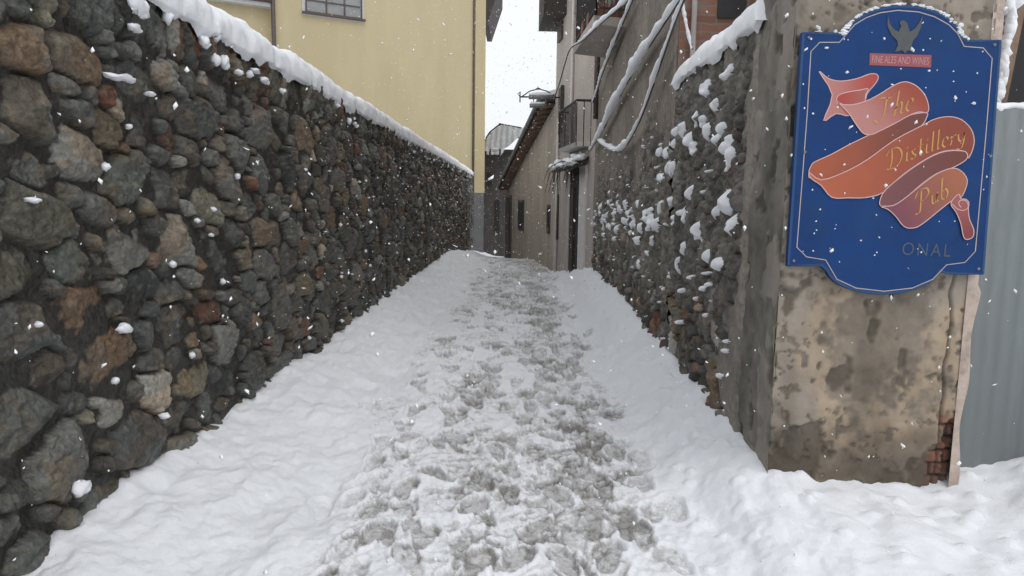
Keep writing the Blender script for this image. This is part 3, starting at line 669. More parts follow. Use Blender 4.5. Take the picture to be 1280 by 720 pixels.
text_obj('faint_lettering', 'ONAL', SP(1158, 312), .235, .062, .004, -.03, m_faint, 1.25)
# emblem: a plain spread bird, faded
eg = [(1109, 18), (1112, 30), (1117, 37), (1123, 40), (1126, 33), (1124, 28), (1128, 25), (1133, 28), (1135, 34), (1137, 40), (1142, 37), (1148, 30), (1153, 19), (1151, 34), (1146, 45), (1141, 51), (1139, 57), (1144, 66), (1134, 63), (1131, 67), (1127, 63), (1118, 65), (1122, 57), (1121, 51), (1114, 44), (1109, 33)]
mb = MB(); mb.prism([S(*p, .001) for p in eg][::-1], (0, -.003, 0)); child(mb, 'bird_emblem', m_faded, sg)
for x, y in ((1011, 47), (1243, 56), (992, 326), (1223, 336), (1006, 190), (1238, 195)):
    mb = MB(); p = S(x, y, .001); mb.tube([p, p+np.array((0, -.005, 0))], [.0075, .006], 10); child(mb, 'screw', m_lampgrey, sg)
tag(sg, 'blue pub sign with red ribbon and gold lettering fixed to the pillar', 'sign')
# snow specks stuck to the sign
mb = MB(); r9 = np.random.default_rng(5)
for _ in range(75):
    x, y = r9.uniform(1000, 1240), r9.uniform(30, 335); p = S(x, y, .003); rr_ = r9.uniform(.002, .0045)
    mb.blob(p, (rr_*r9.uniform(.8, 1.6), .003, rr_), int(r9.integers(1e6)), 6, .4)
for t in np.linspace(0, 1, 60):
    j = t*(len(pts[:29])-1); i_ = int(min(j, 27)); px_, py_ = lerp(np.array(pts[i_]), np.array(pts[i_+1]), j-i_)
    if rng.random() < .8: mb.blob(S(px_, py_-.8, -.012), (.012*rng.uniform(.6, 1.6), .014, .0055*rng.uniform(.5, 1.6)), int(t*999), 8, .3)
for x, y, w in ((1062, 30, .010), (1054, 38, .012), (1201, 31, .014), (1188, 27, .008), (1033, 60, .009), (1217, 129, .011)): mb.blob(S(x, y, .004), (w, .008, w*.55), int(x), 8, .4)
o = mb.build('snow_specks', m_snow); tag(o, 'small white snow specks stuck on the blue sign', 'snow', kind='stuff')

# ------------------------------------------------------------------ corrugated gate, dark shed, leaning post
gt = empty('metal_gate', (2.9, 3.66, 0))
mb = MB(); xs_ = np.arange(2.262, 4.4, .0085); V_ = []
for x in xs_:
    yy = 3.655+.0055*math.tanh(1.6*math.sin(2*math.pi*(x+.006*math.sin(x*13))/.078))*(.75+.35*math.sin(x*7.3))+.004*math.sin(x*5)
    V_ += [(x, yy, -.1), (x, yy, 2.09)]
mb.add(V_, [(2*i, 2*i+2, 2*i+3, 2*i+1) for i in range(len(xs_)-1)]); child(mb, 'sheet', m_metal, gt, smooth=True)
mb = MB(); mb.box((2.262, 3.675, 2.02), (4.4, 3.72, 2.085)); mb.box((2.262, 3.675, .9), (4.4, 3.72, .96)); child(mb, 'rail', m_metal, gt)
mb = MB(); mb.tube([(x, 3.683+.004*math.sin(x*31), 2.10+.006*math.sin(x*23)+.004*math.sin(x*61)) for x in np.arange(2.26, 4.4, .025)], [.026+.007*math.sin(x*37) for x in np.arange(2.26, 4.4, .025)], 8)
child(mb, 'snow', m_snow, gt, smooth=True)
tag(gt, 'grey corrugated metal gate beside the pillar with snow on its top edge', 'gate')
sh = empty('shed', (3.4, 5.4, 0))
mb = MB(); mb.box((2.3, 5.2, -.3), (5.4, 5.6, 3.7)); child(mb, 'wall', m_dark, sh)
mb = MB(); mb.obox((2.1, 4.9, 3.72), (3.4, 0, .3), (0, .9, .0), (0, 0, .12)); child(mb, 'roof', m_wood, sh)
tag(sh, 'dark shed interior seen above the grey metal gate', 'shed')
lp = empty('wooden_post', (2.4, 3.9, 0))
a = atY(1253, 128, 3.84); b = atY(1284, -30, 3.84); d = (b-a); a = a-d*1.7; b = b+d*.6
mb = MB(); nrm_ = np.cross(d, (0, 1, 0)); nrm_ /= np.linalg.norm(nrm_); mb.obox(a-nrm_*.024, b-a, nrm_*.05, (0, .07, 0)); child(mb, 'post', m_wood2, lp)
mb = MB(); a2 = atY(1246, 128, 3.82); b2 = atY(1270, -10, 3.82)
for i in range(16):
    t = i/15; p = a2+(b2-a2)*t; mb.blob(p+np.array((r9.normal(0, .007), 0, 0)), (.020+.014*r9.random(), .03, .034+.02*r9.random()), i+50, 9, .35)
child(mb, 'snow', m_snow, lp, smooth=True)
tag(lp, 'leaning brown wooden post with snow clinging to it behind the metal gate', 'post')

# ------------------------------------------------------------------ brown plastered house (right, Y 6..12)
hb = empty('brown_house', (2.5, 9, 0))
def H0(r): return np.array(r.location)
us = steps(6.03, 12.2, lambda y: .012 if y < 8 else .02); vs = np.concatenate([np.arange(-.3, 3.2, .010), np.arange(3.2, 8., .04)])
P = throw(6.03, 12.2, -.2, 2.4, [(.11, 900, .2), (.075, 3000, .2), (.05, 5000, .2), (.035, 6000, .2)], 18)
st = [(a, b, r*1.25, r*.95, rng.normal(.1, .4)) for a, b, r in P]
h, col, k, U, V = cobble_surface(us, vs, st, 23, .03, .07, mortar=(.085, .078, .068))
n = fbm(U*1.4, V*1.3, 81, 4); line = 2.15-.09*(U-6)
ren = sm(.55, 1.0, V+(n-.5)*.9); smo = sm(line-.15, line+.25, V+(n-.5)*1.3)
rh = .03+(fbm(U*10, V*8, 84, 4)-.5)*.12+(np.abs(fbm(U*8, V*9, 92, 3)-.5)-.1)*.12+(fbm(U*3, V*3, 85, 3)-.5)*.05
rcol = np.array((.20, .18, .155))*(.5+1.0*fbm(U*9, V*6, 86, 4))[..., None]
rcol = lerp(rcol, np.array((.085, .078, .068)), (sm(.47, .6, fbm(U*4, V*3+9, 87, 4))*.6)[..., None])
h = lerp(h, np.maximum(rh, h*.9), ren); col = lerp(col, rcol, (ren*.85)[..., None])
scol = np.array((.225, .195, .162))*(.82+.36*fbm(U*1.6, V*1.2, 89, 5))[..., None]
scol = lerp(scol, np.array((.15, .128, .105)), (sm(.5, .66, fbm(U*2.2, V*.7, 90, 5))*.6)[..., None])
h = lerp(h, .06+(n-.5)*.02, smo); col = lerp(col, scol, smo[..., None])
us2, vs2, h2 = us, vs, h
X = XR+.05-h
V_ = np.stack([X.ravel(), U.ravel(), V.ravel()], 1)-H0(hb)[None]
grid_mesh('alley_wall', V_, len(us), len(vs), col.reshape(-1, 3), m_rubble, parent=hb, flip=True)
mb = MB(); mb.box((XR-.008, 6.0, 2.2), (4.6, 6.05, 8.)); mb.box((XR+.09, 6.05, -.5), (4.6, 12.2, 7.95)); child(mb, 'brick_end', m_brick, hb)
p0 = atY(897, 22, 5.98); p1 = atY(918, -60, 5.98)
mb = MB(); mb.box((p0[0], 5.985, p0[2]), (p1[0]+.12, 5.998, p1[2]+.4)); child(mb, 'window_opening', m_dark, hb)
mb = MB(); mb.box((XR-.35, 5.8, 8.), (4.8, 12.4, 8.15)); child(mb, 'roof', m_tile, hb)
# pale pipe up the brick end, and a dark one on the far corner
p = atY(868, 30, 5.93); mb = MB(); mb.tube([(p[0]+.0, 5.95, 2.5), (p[0]+.005, 5.95, 8)], .022, 10); child(mb, 'white_pipe', m_wpipe, hb, smooth=True)
p = atX(738, 90, XR-.03); mb = MB(); q = atX(738, 138, XR-.03); mb.tube([(XR-.05, 11.9, 2.95), (XR-.05, 11.9, 4.32)], .045, 8); child(mb, 'downpipe', m_pipe, hb, smooth=True)
# upper balcony
bz = 3.70
bal = MB(); A_ = atY(733, 29, 8.8); bz = A_[2]
quad = [(.88, 8.85), (1.36, 9.0), (1.36, 10.9), (.78, 10.6)]
bal.prism([(x, y, bz) for x, y in quad], (0, 0, .11)); bo = child(bal, 'balcony_slab', m_pale, hb, bevel=.01)
mb = MB(); 
for (x0, y0), (x1, y1) in zip([quad[1], quad[0], quad[3]], [quad[0], quad[3], quad[2]]):
    L_ = math.hypot(x1-x0, y1-y0); nb = int(L_/.085)
    for i in range(nb+1):
        t = i/max(nb, 1); x = lerp(x0, x1, t); y = lerp(y0, y1, t); x = x+(.03 if x < 1.2 else 0); mb.box((x-.007, y-.007, bz+.11), (x+.007, y+.007, bz+1.05))
    mb.tube([(x0+.03, y0, bz+1.05), (x1+.03, y1, bz+1.05)], .02, 6); mb.tube([(x0+.03, y0, bz+.2), (x1+.03, y1, bz+.2)], .012, 6)
child(mb, 'balcony_railing', m_iron, hb)
for i, (x, y) in enumerate(((.99, 9.08), (1.17, 9.12), (.93, 9.5), (.9, 9.95))):
    mb = MB(); mb.obox((x-.07, y-.11, bz+.115), (.15, 0, 0), (0, .22, 0), (0, 0, .17)); pt = child(mb, 'flower_box', m_terra, hb, bevel=.008)
    mb = MB()
    for j in range(9):
        a_ = r9.uniform(0, 6.28); rr_ = r9.uniform(.05, .2); z1 = bz+.28+r9.uniform(.12, .4)
        mb.tube([(x, y, bz+.28), (x+rr_*.5*math.cos(a_), y+rr_*.5*math.sin(a_), (bz+.28+z1)/2+.04), (x+rr_*math.cos(a_), y+rr_*math.sin(a_), z1)], [.006, .005, .003], 5)
    mb.v = [tuple(np.array(v)-H0(hb)) for v in mb.v]; mb.build('dead_stems', m_twig, pt)
tag(hb, 'brown plastered house with brick end wall and a high balcony above the rubble', 'house')

# ------------------------------------------------------------------ snow laden cables on the brown house
def cable(pts, r, sr, label, cat='cable', snow=True):
    P_ = []
    for x, y, Y in pts: P_.append(atY(x, y, Y) if Y > 0 else atX(x, y, -Y))
    sp = smooth([tuple(p) for p in P_], 14, False)
    L0 = P_[0]; e = empty('cable', tuple(L0))
    mb = MB(); mb.tube(sp, r, 6); child(mb, 'line', m_cable, e, smooth=True)
    if snow:
        n_ = len(sp); rr_ = []
        for i in range(n_):
            t = i/(n_-1)*(len(sr)-1); j = min(int(t), len(sr)-2); rad = lerp(sr[j], sr[j+1], t-j); rr_.append(max(.004, rad*(1+.16*math.sin(i*1.3)+.16*math.sin(i*.43+2)+rng.normal(0, .10))))
        mb = MB(); mb.tube([(p[0]-.01, p[1], p[2]+q*.75) for p, q in zip(sp, rr_)], rr_, 10); child(mb, 'snow', m_snow, e, smooth=True)
    tag(e, label, cat, 'cables slung across the brown house')
XC = -(XR-.10)
cable([(858, -14, XC), (843, 10, XC), (800, 76, XC), (768, 132, XC), (752, 165, XC), (738, 188, XC)], .012, [.020, .026, .050, .058, .046, .024], 'thickest snow covered cable running down the brown wall')
cable([(806, -30, XC), (790, 2, XC), (765, 62, XC), (752, 95, XC), (747, 112, XC), (741, 128, XC)], .010, [.018, .022, .030, .026, .018, .012], 'snow covered cable dropping just right of the high balcony')
cable([(862, -16, XC), (846, 22, XC), (836, 50, XC), (822, 90, XC), (801, 148, XC), (781, 184, XC), (768, 188, XC), (755, 181, XC), (749, 176, XC)], .010, [.012, .018, .010, .028, .013, .034, .03, .036, .018], 'thin looping cable with beads of snow, lowest on the brown wall')
cable([(798, -12, 8.3), (782, 3, 8.4), (750, 30, 8.5), (729, 50, 8.7), (713, 61, 10.5), (706, 80, 12), (699, 105, 13.5), (692, 124, 15)], .011, [.022, .03, .028, .012, .003, .003, .003, .003], 'dark cable crossing under the high balcony to the pale house')
cable([(853, 0, 5.85), (858, 25, 5.85), (862, 45, 5.85), (866, 62, 5.85)], .006, [.02, .012, .014, .008], 'short snowy wire hanging in front of the brick end wall')

# ------------------------------------------------------------------ snow lumps clinging to the right walls
rs = np.random.default_rng(21)
known = [(860, 175), (845, 165), (852, 160), (873, 152), (882, 165), (893, 170), (905, 180), (908, 195), (897, 160), (862, 187), (832, 210), (824, 222), (831, 190), (838, 180), (862, 240), (836, 250), (822, 258), (848, 262), (840, 275), (852, 270), (889, 263), (908, 250), (911, 280), (920, 285), (932, 292), (870, 290), (812, 262), (803, 268), (795, 255), (788, 262), (780, 255), (772, 262), (765, 265), (757, 268), (752, 275), (768, 245), (760, 242), (749, 258), (745, 268), (778, 275), (790, 280), (800, 285), (812, 275), (820, 280), (740, 280), (758, 282), (770, 285), (838, 210), (820, 190), (868, 148), (905, 90), (893, 130), (880, 110), (796, 300), (812, 300), (852, 310), (880, 320), (900, 330), (795, 330), (845, 330)]
low_ = ((835, 345), (850, 362), (868, 375), (880, 392), (905, 440), (898, 470), (908, 490), (845, 400), (822, 378), (812, 352), (862, 345), (880, 360), (800, 345), (790, 335))
spots = []
for x, y in known:
    q = atX(x, y, XR-.03); b_ = 1.25 if (x, y) in ((862, 240), (908, 250), (911, 280), (920, 285), (932, 292), (889, 263), (905, 180), (908, 195)) else 1.
    k_ = min(1., q[1]/7.5); spots.append((q[1], q[2], rs.uniform(.055, .10)*k_*b_, rs.uniform(.045, .078)*b_))
for x, y in low_:
    q = atX(x, y, XR-.03); spots.append((q[1], q[2], .04, .022))
for _ in range(70): spots.append((rs.uniform(4.1, 12.), rs.uniform(.4, 2.3), rs.uniform(.02, .05), rs.uniform(.012, .024)))
for _ in range(45): spots.append((rs.uniform(6.5, 12.), rs.normal(1.35, .14), rs.uniform(.05, .10), rs.uniform(.03, .05)))
def snow_relief(name, us, vs, hw, seed, label, XO):
    U = us[:, None]+0*vs[None]; V = vs[None]+0*us[:, None]; fld = np.zeros_like(U)
    for cu, cv, su, sv in spots:
        if cu < 4.2: continue
        a0, a1 = np.searchsorted(us, cu-su*4), np.searchsorted(us, cu+su*4); b0, b1 = np.searchsorted(vs, cv-sv*4), np.searchsorted(vs, cv+sv*4)
        if a1 <= a0+1 or b1 <= b0+1: continue
        du = U[a0:a1, b0:b1]-cu; dv = V[a0:a1, b0:b1]-cv; du = du+dv*.45
        ws = (fbm(U[a0:a1, b0:b1]*9, V[a0:a1, b0:b1]*9, seed+5, 2)-.5)*.05
        g_ = np.exp(-((du+ws)/su)**2-((dv+ws*.7)/sv)**2*np.where(dv > 0, 1., .7)); fld[a0:a1, b0:b1] = np.maximum(fld[a0:a1, b0:b1], g_)
    f = fld*(.55+.9*fbm(U*9, V*9, seed, 2)) - .42
    th = .046*np.clip(f/.40, 0, 1)**.62
    nb = 2*(fbm(U*16, V*16, seed+2, 2)-.5)*.006
    hs_ = hw.copy()
    for _ in range(6): # the snow bridges the small hollows of the wall
        hs_[1:-1, 1:-1] = (hs_[:-2, 1:-1]+hs_[2:, 1:-1]+hs_[1:-1, :-2]+hs_[1:-1, 2:]+hs_[1:-1, 1:-1]*2)/6
    hs_ = np.maximum(hs_, hw-.01)
    X_ = XO-hs_-th-nb*sm(0, .05, f)+.020*sm(.02, -.02, f)+.006
    kp = f > -.05; kk = kp.copy(); kk[:-1] &= kp[1:]; kk[:, :-1] &= kp[:, 1:]
    o = grid_mesh(name, np.stack([X_.ravel(), U.ravel(), V.ravel()], 1), len(us), len(vs), np.ones((U.size, 3)), m_snow, keep=kk, flip=True)
    tag(o, label, 'snow', kind='stuff')
snow_relief('clinging_snow', us1, vs1, h1, 301, 'clumps of snow clinging to the rough rubble wall beside the pillar', XR+.05)
snow_relief('clinging_snow', us2, vs2, h2, 311, 'clumps of snow clinging low on the brown house wall', XR+.05)
# bits of snow on left wall ledges
mb = MB()
for x, y, L_, h_ in ((140, 95, .05, .012), (157, 97, .05, .015), (167, 34, .04, .015), (172, 3, .07, .05), (255, 52, .03, .03), (280, 77, .03, .035), (298, 90, .02, .016), (318, 88, .05, .014), (187, 117, .02, .01), (270, 36, .03, .04), (330, 100, .06, .02), (40, 250, .02, .01), (155, 410, .04, .022), (205, 520, .02, .015), (100, 610, .05, .03)):
    q = atX(x, y, XL+.055); mb.blob(q, (.03, L_, h_), int(x), 10, .35); mb.blob(q+np.array((0, L_*.7, -h_*.4)), (.025, L_*.6, h_*.8), int(x)+1, 10, .35)
for _ in range(130):
    y = rs.uniform(1.8, 27); z = rs.uniform(.25, 2.5); s_ = rs.uniform(.006, .02); mb.blob((XL+.035, y, z), (.02, s_*1.5, s_), int(rs.integers(1e6)), 6, .4)
for _ in range(60):
    y = rs.uniform(3.5, 27); z = rs.uniform(2.38, 2.56); s_ = rs.uniform(.012, .03); mb.blob((XL+.045, y, z), (.03, s_, s_*1.2), int(rs.integers(1e6)), 8, .4)
o = mb.build('clinging_snow', m_snow, smooth=True); tag(o, 'specks of snow caught between the stones of the left wall', 'snow', kind='stuff')

# ------------------------------------------------------------------ pale house (right, Y 12..16)
ph = empty('pale_house', (1.6, 14, 0))
PA = np.array((1.30, 12.2)); PB = np.array((.80, 16.0)); pd = (PB-PA)/np.linalg.norm(PB-PA); pn = np.array((-pd[1], pd[0]))  # towards the alley
PN = (pn[0], pn[1], 0)
def onp(x, y, out=0.): 
    P0 = np.array((PA[0]+pn[0]*out, PA[1]+pn[1]*out, 0)); return hit(x, y, P0, PN)
mb = MB(); mb.prism([(PA[0], PA[1], -2), (PB[0], PB[1], -2), (5, 16.6, -2), (5, 12.3, -2)], (0, 0, 9.2)); child(mb, 'wall', m_pale, ph)
# roof corner with overhang
mb = MB(); c_ = atY(674, 33, 15.9)
mb.prism([(c_[0], 16.35, c_[2]), (c_[0]+.06, 14.9, c_[2]+.02), (1.2, 15.0, c_[2]+.02), (1.2, 16.4, c_[2])], (0, 0, 1.6)); child(mb, 'roof_eave', m_wood, ph)
def pwin(name, x0, x1, y0, y1, m, out, parent=ph, th=.05, fn=onp):
    a_ = fn(x0, y0); b_ = fn(x1, y0); c_ = fn(x1, y1); d_ = fn(x0, y1); 
    z0, z1 = (c_[2]+d_[2])/2, (a_[2]+b_[2])/2; pa = (a_[:2]+d_[:2])/2; pb = (b_[:2]+c_[:2])/2
    return pa, pb, z0, z1
def wbox(pa, pb, z0, z1, nvec, o0, o1):
    m_ = MB(); n3 = np.array((nvec[0], nvec[1], 0)); m_.obox(np.array((pa[0], pa[1], z0))+n3*o0, np.array((pb[0]-pa[0], pb[1]-pa[1], 0)), n3*(o1-o0), (0, 0, z1-z0)); return m_
for (x0, x1, y0, y1) in ((700, 705, -40, 50), (700.5, 704, 110, 166)):
    pa, pb, z0, z1 = pwin('', x0, x1, y0, y1, None, 0)
    w_ = child(wbox(pa, pb, z0, z1, pn, -.02, .05), 'shutter', m_pipe, ph)
for x, y0, y1 in ((709.5, -60, 330), (694, 150, 330)):
    a_ = onp(x, y0, .04); b_ = onp(x, y1, .04); mb = MB(); mb.tube([(b_[0], b_[1], -1.5), (b_[0], b_[1], a_[2])], .03, 8); child(mb, 'downpipe', m_wpipe, ph, smooth=True)
# doorway with pale jamb
pa, pb, z0, z1 = pwin('', 711, 724, 210, 330, None, 0); dr_ = child(wbox(pa, pb, -.5, z1, pn, -.02, .03), 'door', m_dark, ph)
pa2, pb2, _, z12 = pwin('', 725, 733, 214, 330, None, 0); child(wbox(pa2, pb2, -.5, z12+.1, pn, -.02, .035), 'door_jamb', m_white, ph)
pa3, pb3, _, z13 = pwin('', 717, 720, 235, 330, None, 0); child(wbox(pa3, pb3, -.5, z13, pn, .03, .07), 'door_post', m_wood, ph)
# snowy door canopy with drooping twigs
mb = MB(); ca_ = onp(707, 208); cb_ = onp(736, 200); zt = (ca_[2]+cb_[2])/2
mb.prism([(ca_[0], ca_[1], zt), (cb_[0], cb_[1], zt), (cb_[0]+pn[0]*.28, cb_[1]+pn[1]*.28, zt-.16), (ca_[0]+pn[0]*.28, ca_[1]+pn[1]*.28, zt-.16)], (0, 0, .07)); cn = child(mb, 'door_canopy', m_wood, ph)
mb = MB()
for i in range(22):
    t = rs.uniform(0, 1); o_ = rs.uniform(.0, .34); p = ca_+(cb_-ca_)*t; mb.blob((p[0]+pn[0]*o_, p[1]+pn[1]*o_, zt+.12-.55*o_+rs.uniform(-.05, .04)), (.10, rs.uniform(.12, .26), rs.uniform(.035, .07)), i+900, 10, .35)
mb.v = [tuple(np.array(v)-H0(ph)) for v in mb.v]; mb.build('snow', m_snow, cn, smooth=True)
for i in range(26):
    mb = MB(); t = rs.uniform(-.1, 1); p = ca_+(cb_-ca_)*t; x, y, z = p[0]+pn[0]*.2, p[1]+pn[1]*.2, zt-.05
    dx, dy, dz = rs.normal(-.14, .1), rs.normal(0, .3), rs.uniform(-.55, .05)
    mb.tube([(x, y, z), (x+dx*.6, y+dy*.6, z+dz*.3+.06), (x+dx, y+dy, z+dz)], [.014, .010, .005], 5)
    mb.v = [tuple(np.array(v)-H0(ph)) for v in mb.v]; mb.build('twig', m_twig, cn)
# lower balcony with railing
b0 = onp(713, 188); b1 = onp(738, 186); zb_ = (b0[2]+b1[2])/2; zt_ = zb_+.78
ot = .26
q_ = [b1[:2], b1[:2]+pn*ot, b0[:2]+pn*ot*.9, b0[:2]]
mb = MB(); mb.prism([(x, y, zb_) for x, y in q_], (0, 0, .07)); child(mb, 'balcony_slab', m_white, ph)
mb = MB()
for (x0, y0), (x1, y1) in zip(q_[:-1], q_[1:]):
    nb = max(2, int(math.hypot(x1-x0, y1-y0)/.11))
    for i in range(nb+1):
        t = i/nb; x = lerp(x0, x1, t); y = lerp(y0, y1, t); mb.box((x-.008, y-.008, zb_), (x+.008, y+.008, zt_))
    mb.tube([(x0, y0, zt_), (x1, y1, zt_)], .022, 6)
child(mb, 'balcony_railing', m_iron, ph)
tag(ph, 'tall pale plastered house with small railed balcony over a snowy door canopy', 'house')

# ------------------------------------------------------------------ wall bracket lamp
wl = empty('wall_lamp', tuple(onp(704, 122)))
Wc = onp(703.5, 122.5, .03)
dv = np.array((-1, 0, 0)); L_ = .90
def W(x, y): return hit(x, y, Wc, (0, 1, 0))
mb = MB(); mb.tube([W(707, 122), W(650, 121)], .017, 8); mb.tube([W(650, 115), W(650, 128)], .014, 6); mb.tube([W(706, 117), W(706, 127)], .014, 6); child(mb, 'arm', m_iron, wl, smooth=True)
mb = MB(); mb.tube([W(652, 121), W(662, 114), W(673, 111), W(684, 114), W(694, 121)], .012, 6); mb.tube([W(672.5, 113), W(672.5, 108)], .010, 6); mb.tube([W(670, 110.5), W(675.5, 110.5)], .009, 6)
mb.tube([W(650, 121), W(647, 117), W(651, 115)], .010, 6); child(mb, 'scroll_brace', m_iron, wl, smooth=True)
mb = MB(); mb.obox(W(700, 152)+np.array((0, -.02, 0)), (.07, 0, 0), (0, .04, 0), (0, 0, .74)); child(mb, 'wall_plate', m_iron, wl)
mb = MB(); mb.tube([W(661, 121), W(691, 121)], [.05, .05], 10); child(mb, 'lamp_housing', m_lampgrey, wl, smooth=True)
mb = MB(); mb.tube([W(662, 132), W(682, 132)], [.045, .045], 10); mb.tube([W(667, 122), W(667, 131)], .012, 6); mb.tube([W(682, 122), W(682, 131)], .012, 6); child(mb, 'hanging_lamp', m_lampgrey, wl, smooth=True)
mb = MB(); mb.tube([W(661, 118.5), W(670, 117.5), W(680, 117.5), W(691, 119)], [.03, .045, .045, .03], 8); mb.tube([W(663, 129), W(681, 129)], [.03, .03], 8); child(mb, 'snow', m_snow, wl, smooth=True)
tag(wl, 'wrought iron bracket lamp with snow on it, reaching out from the pale house', 'lamp')

# ------------------------------------------------------------------ low beige house, Y 16..28
lh = empty('low_house', (1.5, 22, 0))
LA = np.array((.80, 16.05)); LB = np.array((-.46, 28.)); ld = (LB-LA)/np.linalg.norm(LB-LA); lnn = np.array((-ld[1], ld[0])); LN = (lnn[0], lnn[1], 0)
def onl(x, y, out=0.): return hit(x, y, np.array((LA[0]+lnn[0]*out, LA[1]+lnn[1]*out, 0)), LN)
ta = onl(689, 134)[2]; tb = onl(632, 238)[2]
mb = MB(); 
V_ = [(LA[0], LA[1], -2.6), (LB[0], LB[1], -2.6), (5, 28, -2.6), (5, 16.05, -2.6), (LA[0], LA[1], ta), (LB[0], LB[1], tb), (5, 28, tb), (5, 16.05, ta)]
mb.add(V_, [(0, 3, 2, 1), (4, 5, 6, 7), (0, 1, 5, 4), (1, 2, 6, 5), (2, 3, 7, 6), (3, 0, 4, 7)]); child(mb, 'wall', m_low, lh)
# roof: overhang with rafters, snow line along the gutter
ov = .32
def RP(t, o_, dz=0.): p = LA+(LB-LA)*t+lnn*o_; return np.array((p[0], p[1], lerp(ta, tb, t)+dz))
mb = MB(); P0, P1, P2, P3 = RP(0, ov, .02), RP(1, ov, .02), RP(1, -.1, .12), RP(0, -.1, .12)
mb.prism([P0, P1, P2, P3], (0, 0, .10)); 
P4, P5 = RP(0, ov, .121), RP(1, ov, .121); ro = child(mb, 'roof', m_wood, lh)
mb = MB(); mb.add([P0+(0, 0, .105), P1+(0, 0, .105), P1+np.array((3.2, 0, 1.05)), P0+np.array((3.2, 0, 1.0)), P0+(0, 0, .2), P1+(0, 0, .2), P1+np.array((3.2, 0, 1.15)), P0+np.array((3.2, 0, 1.1))],
                  [(0, 3, 2, 1), (4, 5, 6, 7), (0, 1, 5, 4), (1, 2, 6, 5), (2, 3, 7, 6), (3, 0, 4, 7)])
mb.v = [tuple(np.array(v)-H0(lh)) for v in mb.v]; mb.build('snow', m_snow, ro)
for i in range(26):
    mb = MB(); t = (i+.5)/26; a_ = RP(t, ov-.02, -.07); mb.obox(a_, (-(lnn*ov)[0], -(lnn*ov)[1], .07), (ld[0]*.09, ld[1]*.09, 0), (0, 0, .09))
    mb.v = [tuple(np.array(v)-H0(lh)) for v in mb.v]; mb.build('rafter', m_wood2, ro)
mb = MB(); mb.tube([RP(0, ov+.05, .08), RP(1, ov+.05, .08)], .05, 8); child(mb, 'gutter', m_lampgrey, lh, smooth=True)
for (x0, x1, y0, y1) in ((632, 640, 244, 330), (648.5, 655.5, 250, 289), (685, 688.5, 256, 292), (696.5, 698, 243, 300)):
    if x0 > 690: continue
    a_, b_, c_, d_ = onl(x0, y0), onl(x1, y0), onl(x1, y1), onl(x0, y1); z0, z1 = max((c_[2]+d_[2])/2, -2.5), (a_[2]+b_[2])/2
    w_ = child(wbox(a_[:2], b_[:2], z0, z1, lnn, -.05, .025), 'window' if y1 < 300 else 'door', m_pipe, lh)
    m_ = wbox(a_[:2]+(b_[:2]-a_[:2])*.15, a_[:2]+(b_[:2]-a_[:2])*.85, z0+.08, z1-.08, lnn, .025, .04); m_.v = [tuple(np.array(v)-H0(lh)) for v in m_.v]; m_.build('pane', m_dark, w_)
a_ = onl(697, 243, .04) if False else onp(697.3, 243, .03); b_ = onp(697.3, 300, .03); mb = MB(); mb.tube([a_, (a_[0], a_[1], b_[2])], .025, 8); child(mb, 'pipe', m_pipe, ph, smooth=True)
tag(lh, 'low beige house with narrow windows and snowy eaves at the alley end', 'house')

# ------------------------------------------------------------------ dark building closing the alley + plastic sheeting
dh = empty('dark_building', (-1.2, 34, -2.6))
a_ = atY(598, 190, 34); b_ = atY(650, 196, 34)
mb = MB(); mb.box((a_[0], 34, -2.6), (b_[0]+.6, 38, a_[2])); child(mb, 'wall', m_darkhouse, dh)
mb = MB(); mb.box((a_[0]-.1, 33.75, a_[2]), (b_[0]+.7, 38.1, a_[2]+.12)); child(mb, 'roof', m_wood, dh)
mb = MB()
for x, y, w in ((617, 187, .55), (611, 190, .4), (622, 190, .3)): mb.blob(atY(x, y, 33.8), (w, .25, .12), int(x), 10, .3)
c1, c2 = atY(608, 205, 34), atY(628, 203, 34)
child(mb, 'snow', m_snow, dh, smooth=True)
for (x0, x1, y0, y1) in ((609, 615, 215, 233), (619, 624, 250, 290)):
    p, q = atY(x0, y0, 33.99), atY(x1, y1, 33.99); mb = MB(); mb.box((p[0], 33.96, q[2]), (q[0], 34.02, p[2])); child(mb, 'window', m_dark, dh)
tag(dh, 'dark building closing the far end of the alley, snow on its roof edge', 'building')
ps = empty('plastic_shelter', tuple(atY(625, 195, 33)))
YY = 33.
mb = MB()
for x, y0, y1 in ((612.5, 165, 195), (625, 154, 195), (607, 176, 195), (650, 160, 190)): mb.tube([atY(x, y0, YY), atY(x, y1, YY)], .05, 6)
for a1, a2 in (((604, 178), (612.5, 165)), ((612.5, 165), (625, 155)), ((625, 155), (652, 160)), ((605, 188), (626, 172)), ((626, 172), (650, 172))): mb.tube([atY(*a1, YY), atY(*a2, YY)], .035, 6)
child(mb, 'frame', m_wood, ps)
sheet = [(604, 180), (612, 167), (625, 156.5), (638, 157.5), (652, 161), (661, 153), (664, 158), (655, 168), (645, 174), (636, 183), (627, 186), (618, 184), (612, 186), (605, 190)]
mb = MB(); n_ = 26; gx = np.linspace(604, 664, n_)
up = [(604, 180), (612, 167), (625, 156.5), (638, 157.5), (652, 161), (661, 153), (664, 156)]; lo = [(604, 190), (612, 187), (618, 184), (627, 187), (636, 183), (645, 174), (655, 167), (664, 159)]
V_ = []
for x in gx:
    yu = np.interp(x, [p[0] for p in up], [p[1] for p in up]); yl = np.interp(x, [p[0] for p in lo], [p[1] for p in lo])
    for j in range(7):
        t = j/6; V_.append(atY(x, lerp(yu, yl, t), YY-.12-.25*math.sin(x*.9+t*2)*.4-.15*t))
mb.add(V_, [(i*7+j, (i+1)*7+j, (i+1)*7+j+1, i*7+j+1) for i in range(n_-1) for j in range(6)]); so = child(mb, 'sheet', m_sheet, ps, smooth=True)
tag(ps, 'grey plastic sheeting on a timber frame above the far dark building', 'shelter')

